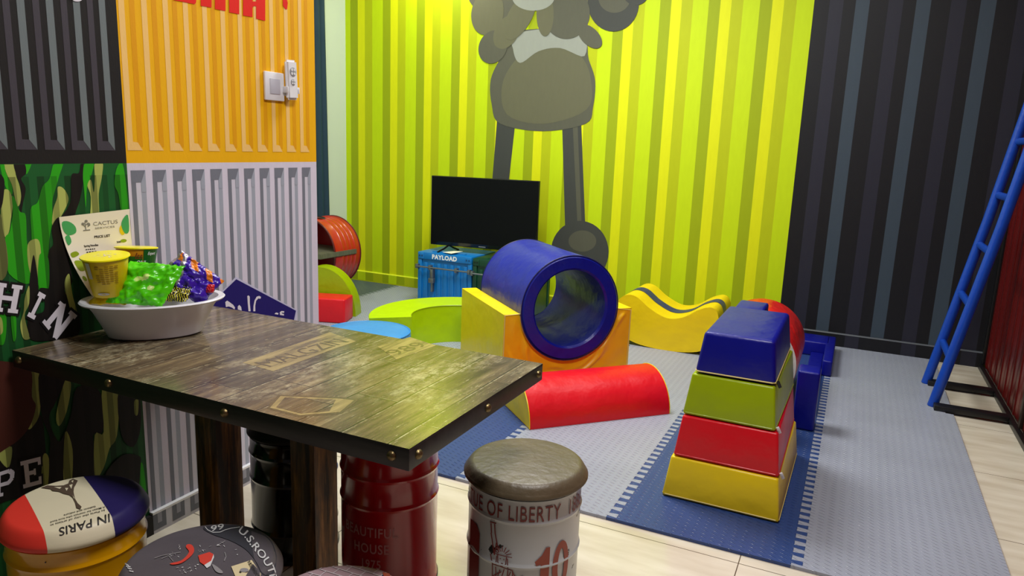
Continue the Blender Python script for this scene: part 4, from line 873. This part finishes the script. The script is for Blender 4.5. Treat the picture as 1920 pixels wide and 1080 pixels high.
def lib_print(p, R):
    phi0 = math.atan2(-LLc[1], -LLc[0])  # towards the viewer
    def cyl(s, z, k=1): a = phi0 + s/R; q = R+.0012+.0004*k; return (q*math.cos(a), q*math.sin(a), z)
    def q2(pts, mi, k=1): p.add([cyl(s, z, k) for s, z in pts], [list(range(len(pts)))], mi)
    sh = text2d('STATUE OF LIBERTY  1886', .0, 'LEFT', 0, 1.08); wd = max(v[0] for v in sh[0])
    stamp(p, sh, lambda u, v: cyl(-.272+u*.0275, .352+v*.044, 1), 1)
    # slender strokes of the robed figure holding a torch
    cxs = -.035; sc = .0013
    jit = [0]
    def S(segs, wdt, k=1):
        for (x0, y0, x1, y1) in segs:
            jit[0] += .02; vs, fs = strokes([(x0, y0, x1, y1)], wdt); p.add([cyl(cxs+a*sc, .29+b*sc, k+jit[0]) for a, b in vs], fs, 1)
    S([(-45, 30, -43, 8), (-36, 32, -34, 10), (-48, 32, -32, 34), (-46, 40, -36, 40), (-44, 8, -34, -40), (-34, 10, -24, -30), (-44, -40, -38, -62), (-34, -40, -30, -10)], 2.6)
    S([(-16-22*math.cos(a), -36+22*math.sin(a), -16-9*math.cos(a), -36+9*math.sin(a)) for a in [PI*i/8 for i in range(9)]], 1.8)
    S([(-26, -36, -6, -36), (-26, -36, -25, -54), (-6, -36, -7, -54), (-25, -54, -16, -62), (-7, -54, -16, -62), (-21, -44, -18, -44), (-13, -44, -10, -44), (-18, -54, -13, -54), (-28, -40, -30, -62), (-4, -40, -2, -62)], 2)
    S([(-38, -62, -20, -62), (-38, -62, -36, -150), (-20, -62, 8, -66), (8, -66, 12, -150), (-30, -66, -24, -150), (-20, -70, -32, -120), (-10, -66, -30, -140), (-2, -66, -6, -150), (4, -70, -14, -120), (8, -70, 20, -88), (20, -88, 30, -76), (30, -76, 24, -100), (24, -100, 12, -112), (14, -78, 16, -100), (-18, -120, -6, -150), (-36, -90, -16, -74)], 2.2)
    def zst(zoomx, zoomy): return zoomx
    # big numerals
    q2([(.035, .232), (.040, .220), (.052, .223), (.052, .10), (.078, .10), (.078, .272), (.066, .272), (.054, .250)], 2)
    outer = [(.118+.03*math.cos(a), .205+.075*math.sin(a)) for a in [2*PI*i/28 for i in range(28)]]; inner = [(.118+.012*math.cos(a), .205+.052*math.sin(a)) for a in [2*PI*i/28 for i in range(28)]]
    for i in range(28): j = (i+1) % 28; q2([outer[i], outer[j], inner[j], inner[i]], 2)
    q2([(-.19, .09), (-.135, .09), (-.135, .28), (-.15, .30), (-.19, .30)], 1)
LEA = mat('leather_worn_brown', (94, 82, 62), .42, bump=.25, bscale=40, var=.35, vscale=9)
drum('drum_stool', 'worn white drum stool lettered STATUE OF LIBERTY with brown leather cushion', LLc, LR-.008, .462, [worn_white(), DR1, DR2], LEA, ribs=(.345, .215), Rc=LR+.004, drum_extra=lib_print, hdr=.416, band=BLK)
# ---- brick print seat with a union flag
JL = (-.822, 1.0); JZ = .462
JM = mat('cushion_jack_pink_grey', (168, 140, 146), .5, var=.2, vscale=10)
JX = [JM, mat('print_mortar', (206, 196, 200), .6), mat('print_jack_blue', (48, 52, 108), .55), mat('print_jack_red', (176, 70, 52), .55), mat('print_jack_white', (214, 210, 208), .55), mat('print_brick_line', (120, 84, 92), .6)]
def jack_print(c, Rc, zt, t):
    # laid out in the seat's own plane
    jn = [0]
    def h(x, y, k): jn[0] += 1; return (x, y, seat_h(math.hypot(x, y), Rc, zt)+.001+.0003*k+.000008*(jn[0]//4 % 30))
    def S(x0, y0, x1, y1, wd_, mi, k):
        n = 10; pv = None
        for i in range(n):
            a, b = i/n, (i+1)/n; vs, fs = strokes([(x0+(x1-x0)*a, y0+(y1-y0)*a, x0+(x1-x0)*b, y0+(y1-y0)*b)], wd_)
            if all(math.hypot(*v) < Rc*.95 for v in vs): c.add([h(*v, k) for v in vs], fs, mi)
    for i in range(-7, 8):
        S(-Rc, i*.02, .02, i*.02, .002, 1, 1)
        for j in range(-8, 1): xx = j*.036+(i % 2)*.018; S(xx, i*.02, xx, i*.02+.02, .002, 1, 1)
    S(.02, -.14, .02, .14, .006, 4, 1)
    c.add([h(x, y, 1) for x, y in [(.02, .02), (.02, .13), (.045, .138), (.10, .085), (.06, .03)]], [(0, 1, 2, 3, 4)], 2)
    for a in ((.02, .138, .15, .0), (.02, -.1, .13, .08)): S(*a, .03, 4, 3); S(*a, .014, 3, 5)
    S(.0, .0, .15, .0, .04, 4, 6); S(.0, .0, .15, .0, .022, 3, 7)
    for i in range(5): a = 2*PI*i/5+.3; S(.045, .08, .045+.014*math.cos(a), .08+.014*math.sin(a), .003, 4, 4)
drum('drum_stool', 'stool with pinkish brick and flag print cushion, below the table corner', JL, .150, JZ, mat('drum_grey_blue', (70, 76, 90), .3, coat=.4), JX, ribs=(.36, .25, .12), Rc=.156, cush_extra=jack_print, hdr=.405)
# ---- red drum and black drum pushed under the table
REDC = (-1.2, 1.722)
def red_print(p, R):
    phi0 = math.atan2(-REDC[1], -REDC[0])
    for s_, z, sc_, off in (('BEAUTIFUL', .21, .023, -.155), ('HOUSE', .158, .023, -.115), ('1975', .11, .021, -.09)):
        sh = text2d(s_, .015, 'LEFT', 0, 1.12)
        stamp(p, sh, lambda u, v: ((R+.0004)*math.cos(phi0+(off+u*sc_*1.0)/R), (R+.0004)*math.sin(phi0+(off+u*sc_)/R), z+v*sc_*1.3), 1)
drum('drum_stool', 'glossy red drum stool lettered BEAUTIFUL HOUSE pushed under the table', REDC, .148, .486, [mat('drum_red', (176, 10, 24), .18, coat=.7), mat('print_faded_pink', (196, 130, 132), .5)], mat('cushion_dark', (50, 24, 24), .5), ribs=(.385, .295), Rc=.15, drum_extra=red_print, hdr=.458)
drum('drum_stool', 'glossy black drum stool under the table behind the wooden legs', (-1.58, 1.72), .138, .455, mat('drum_black', (8, 8, 10), .15, coat=.7), mat('cushion_black', (20, 20, 22), .5), ribs=(.355, .27, .1), Rc=.141, hdr=.408)

# ================================================================== ON THE WALL
t = thing('light_switch', 'square white light switch on the orange panel', 'light switch', (WX, 2.159, 1.532))
P().box(0, .010, -.05, .05, -.052, .052, 0, .003).build('plate', WHT, t)
P().box(.0095, .0125, -.026, .026, -.028, .028, 0, .001).build('rocker', mat('switch_grey_white', (196, 196, 206), .3, var=.02), t)
t = thing('remote_control', 'white fan remote held in a wall clip beside the light switch', 'remote control', (WX, 2.232, 1.562))
p = P(); b = bmesh.new(); bmesh.ops.create_cube(b, size=1); bmesh.ops.scale(b, vec=(.02, .06, .148), verts=b.verts); bmesh.ops.bevel(b, geom=b.edges[:], offset=.008, segments=4, affect='EDGES')
p.bm(b, 0, True, Matrix.Translation((.024, 0, 0)) @ Matrix.Rotation(.05, 4, 'X')); p.build('case', WHT, t)
BTN = mat('button_grey', (150, 152, 156), .4); WHT2 = mat('button_white', (222, 222, 224), .35)
for zz_, r_ in ((.03, .017), (-.008, .012)):
    M = Matrix.Translation((.034, -.001, zz_)) @ Matrix.Rotation(PI/2, 4, 'Y')
    q = P(); q.lathe([(r_, -.001), (r_, .0015), (r_*.9, .0022), (0, .0022)], 0, 28, M); o = q.build('button_pad', BTN, t)
    for i in range(4):
        a = PI/4+i*PI/2; M2 = Matrix.Translation((.036, -.001+r_*.58*math.cos(a), zz_+r_*.58*math.sin(a))) @ Matrix.Rotation(PI/2, 4, 'Y'); P().lathe([(r_*.34, -.001), (r_*.3, .001), (0, .0014)], 0, 14, M2).build('button', WHT2, o)
q = P(); q.box(0, .008, -.03, .03, -.06, -.026, 0, .002)
for s_ in (-1, 1): q.box(.006, .036, s_*.03-.003, s_*.03+.003, -.05, -.026, 0, .002)
q.build('holder', WHT, t)

# ================================================================== BOWL OF SNACKS
BC = Vector((-1.858, 1.449, TZ)); BA = .914
t = thing('serving_bowl', 'oval white plastic bowl of snacks at the wall end of the table', 'bowl', (*BC.xy, TZ+.0012), BA)
def oval(a, b, z, n=64, ex=1.0): return [(a*math.copysign(abs(math.cos(q))**ex, math.cos(q)), b*math.copysign(abs(math.sin(q))**ex, math.sin(q)), z) for q in [2*PI*i/n for i in range(n)]]
rings = [(.0, .0, .0), (.118, .072, .0), (.128, .08, .004), (.144, .095, .04), (.163, .113, .08), (.176, .126, .100), (.193, .141, .104), (.197, .145, .109), (.193, .141, .113), (.178, .128, .111), (.172, .121, .102), (.158, .108, .078), (.138, .09, .038), (.118, .072, .008), (0, 0, .006)]
vs = []; [vs.extend(oval(a, b, z)) for a, b, z in rings]; n = 64
P().add(vs, [(j*n+i, j*n+(i+1) % n, (j+1)*n+(i+1) % n, (j+1)*n+i) for j in range(len(rings)-1) for i in range(n)], 0, True).build('shell', mat('bowl_white', (214, 214, 222), .3, var=.03), t)
DB = (Vector((*BC.xy, .85))-CP).dot(fw)
rx_ = Vector((rt.x, rt.y, 0)).normalized(); bk = Vector((-rx_.y, rx_.x, 0))
def cup(name, label, top, depth, rt_, rb_, h, mats, extra=None, tilt=0):
    c = atd(*top, depth); t = thing(name, label, 'noodle cup', (c.x, c.y, c.z-h)); t.rotation_euler = (Matrix.Rotation(tilt, 3, rx_)).to_euler()
    b = P(); b.lathe([(0, .001), (rb_-.002, .001), (rb_, .003), (rt_-.002, h-.006), (rt_+.001, h-.004)], 0, 56)
    if extra: extra(b, lambda a, z: ((rb_+(rt_-rb_)*z/h+.0012)*math.cos(a), (rb_+(rt_-rb_)*z/h+.0012)*math.sin(a), z), math.atan2(-c.y, -c.x))
    b.build('cup_wall', mats[:-1] if len(mats) > 2 else mats[0], t)
    l = P(); l.lathe([(0, h), (rt_-.003, h), (rt_+.002, h-.001), (rt_+.003, h-.004), (rt_, h-.006)], 0, 56)
    rnd = random.Random(5)
    for _ in range(26):
        a, r_ = rnd.random()*6.28, rnd.random()*rt_*.6; x, y = r_*math.cos(a), r_*math.sin(a)*.6
        v_, f_ = strokes([(x, y, x+rnd.uniform(.002, .009), y+rnd.uniform(-.005, .005))], .0025); l.add([(q[0], q[1], h+.0006) for q in v_], f_, 1)
    l.build('lid', [mats[-1], mat('lid_print_pale', (235, 225, 200), .5)], t); return t
CUY = mat('cup_yellow', (222, 190, 8), .35); LIDY = mat('lid_yellow', (240, 228, 10), .3); TXB = mat('cup_text_olive', (150, 120, 10), .5); CUG = mat('cup_green', (20, 96, 30), .35); CUO = mat('cup_orange', (214, 140, 20), .4)
def cup1x(b, sf, a0):
    rnd = random.Random(2)
    for i in range(9):
        z = .096-i*.0065
        for k in range(5):
            s0 = -.55+k*.22+rnd.uniform(-.02, .02); s1 = s0+.17
            if rnd.random() < .15: continue
            b.add([sf(a0+s0, z), sf(a0+s1, z), sf(a0+s1, z+.0026), sf(a0+s0, z+.0026)], [(0, 1, 2, 3)], 1)
    b.add([sf(a0-1.0, .06), sf(a0-.75, .06), sf(a0-.75, .108), sf(a0-1.0, .108)], [(0, 1, 2, 3)], 2)
    b.add([sf(a0-.35+.35*math.cos(q)-.0, .014+.004*math.sin(q)) for q in [2*PI*i/16 for i in range(16)]], [list(range(16))], 2)
CH1 = .118
cup('noodle_cup', 'yellow noodle cup with yellow lid standing at the front left of the bowl', (201, 477), 2.09, .062, .043, CH1, [CUY, TXB, mat('cup_pale_label', (206, 200, 190), .5), LIDY], cup1x, .10)
def cup2x(b, sf, a0):
    def rect(s0, s1, z0, z1, mi, k=0, n=6):
        for i in range(n): a, c = a0+s0+(s1-s0)*i/n, a0+s0+(s1-s0)*(i+1)/n; b.add([tuple(x*(1+.004*k) if j < 2 else x for j, x in enumerate(sf(*q))) for q in ((a, z0), (c, z0), (c, z1), (a, z1))], [(0, 1, 2, 3)], mi)
    rect(.35, 1.5, .004, .108, 1); rect(-.6, .3, .03, .085, 1, 1)
    for s_, z, off, mi, sc_ in (('Expert', .09, .55, 2, .009), ('ON!', .06, -.05, 2, .013), ('lss', .078, -.1, 3, .018)):
        stamp(b, text2d(s_, .02, 'LEFT', .3), lambda u, v: tuple(x*(1.012) if j < 2 else x for j, x in enumerate(sf(a0+off+u*sc_/.07, z+v*sc_))), mi)
cup('noodle_cup', 'green and yellow noodle cup standing behind the all yellow one in the bowl', (252, 463), 2.20, .058, .042, .112, [CUO, CUG, WHT, mat('cup_dark_red', (120, 50, 20), .5), LIDY], cup2x, -.10)
def packet(name, label, c, ex, ey, th, mats, seed, pat=None, nx=56, ny=36, cr=.006):
    c = Vector(c); ex = Vector(ex); ey = Vector(ey); nz = ex.cross(ey).normalized(); p = P(); 
    for sgn in (1, -1):
        vs = []
        for j in range(ny+1):
            for i in range(nx+1):
                u, v = 2*i/nx-1, 2*j/ny-1; h = (max(0, 1-abs(u)**3)*max(0, 1-abs(v)**2.6))**.6
                d = th*h*sgn + cr*noise.noise(Vector((u*2.6+seed, v*2.6, seed*1.7)))*(.5+h) + cr*.5*noise.noise(Vector((u*7+seed, v*7, seed)))
                edge = 1-.06*abs(noise.noise(Vector((u*5, v*5, seed))))
                vs.append(ex*u*edge+ey*v*edge+nz*d+(ex.normalized()*cr*.6*noise.noise(Vector((v*3, seed, u)))))
        for j in range(ny):
            for i in range(nx):
                q = (j*(nx+1)+i, j*(nx+1)+i+1, (j+1)*(nx+1)+i+1, (j+1)*(nx+1)+i); u, v = 2*(i+.5)/nx-1, 2*(j+.5)/ny-1
                if i == 0 and j == 0: o = len(p.v); p.v += [tuple(x) for x in vs]
                p.f.append(tuple(k+o for k in (q if sgn > 0 else q[::-1]))); p.m.append(pat(u, v, sgn) if pat else 0); p.s.append(True)
    o = p.build(name, mats, loc=c, sharp=60); tag(o, label, 'snack packet'); return o
FG = mat('foil_green', (84, 214, 12), .3, coat=.3, bump=.2, bscale=40); FP = mat('foil_purple', (62, 30, 168), .28, coat=.3, bump=.2, bscale=60); FS = mat('foil_silver', (170, 168, 180), .25, metal=.5, bump=.5, bscale=60)
FK = mat('foil_black', (22, 20, 24), .25, coat=.4, bump=.4, bscale=50); FY = mat('foil_yellow_lines', (220, 210, 60), .3); FO = mat('foil_orange', (232, 130, 30), .3); FR = mat('foil_red', (196, 16, 30), .25, coat=.5); FC = mat('foil_cream', (200, 230, 130), .3)
rx_ = Vector((rt.x, rt.y, 0)).normalized(); bk = Vector((-rx_.y, rx_.x, 0))
rndp = random.Random(11); spots_g = [(rndp.uniform(-.5, .5), rndp.uniform(-.3, .6), rndp.uniform(.08, .18)) for _ in range(4)]
packet('snack_packet', 'bright green foil snack packet leaning at the front of the bowl', atd(274, 532, DB-.045), rx_*.082+Vector((0, 0, -.004)), bk*.035+Vector((0, 0, .056))+rx_*.022, .016, [FG, FC], 1, lambda u, v, s: 1 if any(math.hypot(u-a, v-b_) < r_ for a, b_, r_ in spots_g) else 0, cr=.010)
packet('snack_packet', 'purple foil snack packet with orange marks propped up at the right of the bowl', atd(358, 522, DB-.0), rx_*.062+Vector((0, 0, -.044)), bk*.03+Vector((0, 0, .034))+rx_*.026, .02, [FP, FS, FO], 2,
       lambda u, v, s: (1 if abs(u+.45+.3*v) < .09 or u < -.88 else 2 if (v > .45 and math.sin(u*9+v*5) > .1) else 0), cr=.011)
packet('snack_packet', 'black snack packet with yellow lines between the green and purple packets', atd(333, 549, DB-.03), rx_*.038, bk*.03+Vector((0, 0, .018)), .014, [FK, FY], 3, lambda u, v, s: 1 if abs(math.sin(u*17+math.sin(v*9)*2)) > .86 and v < .2 else 0)
packet('snack_packet', 'dark wrapper lying deep in the bowl behind the green packet', atd(318, 524, DB+.05), rx_*.06, bk*.04+Vector((0, 0, .024)), .016, [FK], 4)
packet('snack_packet', 'yellow snack packet lying under the yellow cup at the left rim', atd(212, 553, DB-.03)+Vector((0, 0, -.008)), rx_*.055, bk*.04+Vector((0, 0, .01)), .01, [CUY], 5)
packet('candy', 'small red wrapped sweet at the right rim of the bowl', atd(394, 541, DB-.0), rx_*.012, bk*.006+Vector((0, 0, .012)), .009, [FR], 6, cr=.002)
# price list sheet, curled, standing in the bowl
PC = [mat('paper_cream', (244, 238, 218), .55, var=.02), mat('print_leaf_green', (70, 170, 96), .5), mat('print_olive_green', (140, 164, 20), .5), mat('print_sun_yellow', (232, 204, 20), .5), INK, mat('print_grey_text', (130, 128, 118), .6)]
TL, TR = atx(111, 407, WX+.008), atx(243, 392, WX+.008); BL, BR = atx(178, 562, WX+.04), atx(262, 545, WX+.012)
ML, MR = atx(131, 482, WX+.010), atx(249, 470, WX+.008)
def sheet(u, v, off=0):  # v 1 top 0 bottom
    def bez(a, m, b, t): c = m*2-(a+b)*.5; return a*(1-t)**2+c*2*t*(1-t)+b*t*t
    l_p = bez(BL, ML, TL, v); r_p = bez(BR, MR, TR, v); q = l_p*(1-u)+r_p*u; nn = ((TR-TL).cross(TL-BL)).normalized()
    if nn.dot(CP-q) < 0: nn = -nn
    q = q - nn*.003*math.sin(PI*u); return q+nn*off
p = P(); nU, nV = 12, 16
vs = [sheet(i/nU, j/nV) for j in range(nV+1) for i in range(nU+1)]; vb = [sheet(i/nU, j/nV, -.0012) for j in range(nV+1) for i in range(nU+1)]
fs = [(j*(nU+1)+i, j*(nU+1)+i+1, (j+1)*(nU+1)+i+1, (j+1)*(nU+1)+i) for j in range(nV) for i in range(nU)]
p.add(vs, fs, 0, True); p.add(vb, [f[::-1] for f in fs], 0, True)
rim = [i for i in range(nU+1)] + [j*(nU+1)+nU for j in range(1, nV+1)] + [nV*(nU+1)+i for i in range(nU-1, -1, -1)] + [j*(nU+1) for j in range(nV-1, 0, -1)]
p.add([vs[i] for i in rim]+[vb[i] for i in rim], [(i, (i+1) % len(rim), len(rim)+(i+1) % len(rim), len(rim)+i) for i in range(len(rim))], 0)
sh_ = lambda pts, mi, k=1: p.add([sheet(x, y, .0006*k) for x, y in pts], [list(range(len(pts)))], mi)
def stx(s_, x, y, h, wsc, mi, bold=0, al='LEFT'): stamp(p, text2d(s_, bold, al), lambda u, v: sheet(x+u*wsc, y+v*h, .0008), mi)
sh_(spline([(.03, .93), (.12, .93), (.2, .86), (.19, .78), (.08, .76), (.03, .82)], 3), 1); sh_(spline([(.03, .74), (.09, .76), (.1, .68), (.04, .64)], 3), 1, 1.2)
sh_(spline([(.03, .54), (.12, .56), (.15, .52), (.04, .49)], 3), 2); sh_(spline([(.03, .44), (.12, .45), (.22, .41), (.2, .35), (.06, .33)], 3), 2); sh_(ellipse(.06, .24, .03, .03), 2)
sh_(ellipse(.12, .13, .05, .05), 1); sh_(ellipse(.2, .08, .05, .03), 1, 1.4); sh_(ellipse(.4, .03, .08, .035), 3)
sh_(spline([(.9, .72), (.86, .82), (.9, .9), (.97, .93), (.97, .74)], 3), 1, 1.5); sh_(ellipse(.87, .76, .045, .06), 3, 1.2); sh_(ellipse(.87, .63, .05, .02), 2)
for a, b, c, d in ((.34, .80, .34, .9), (.34, .86, .39, .89), (.34, .84, .3, .88), (.3, .8, .4, .8), (.37, .84, .41, .86)):
    v_, f_ = strokes([(a, b, c, d)], .012); p.add([sheet(*q, .0008) for q in v_], f_, 5)
for q in ((.31, .88), (.36, .91), (.39, .87)): sh_(ellipse(*q, .022, .018, 14), 5, 1)
stx('CACTUS', .45, .845, .045, .066, 5); stx('SERVICES', .47, .80, .022, .05, 5); stx('PRICE LIST', .44, .695, .028, .036, 4, .03)
stx('Spring Noodles', .26, .60, .024, .024, 4, .03); stx('30K', .76, .61, .022, .03, 4, .03)
rnd = random.Random(4)
for i in range(15):
    y = .56-i*.032; x = .27; 
    while x < .42: wv = rnd.uniform(.015, .035); sh_([(x, y), (x+wv, y), (x+wv, y+.014), (x, y+.014)], 4); x += wv+.012
tag(p.build('price_list_sheet', PC), 'curled cream price list headed CACTUS standing in the bowl', 'price list')
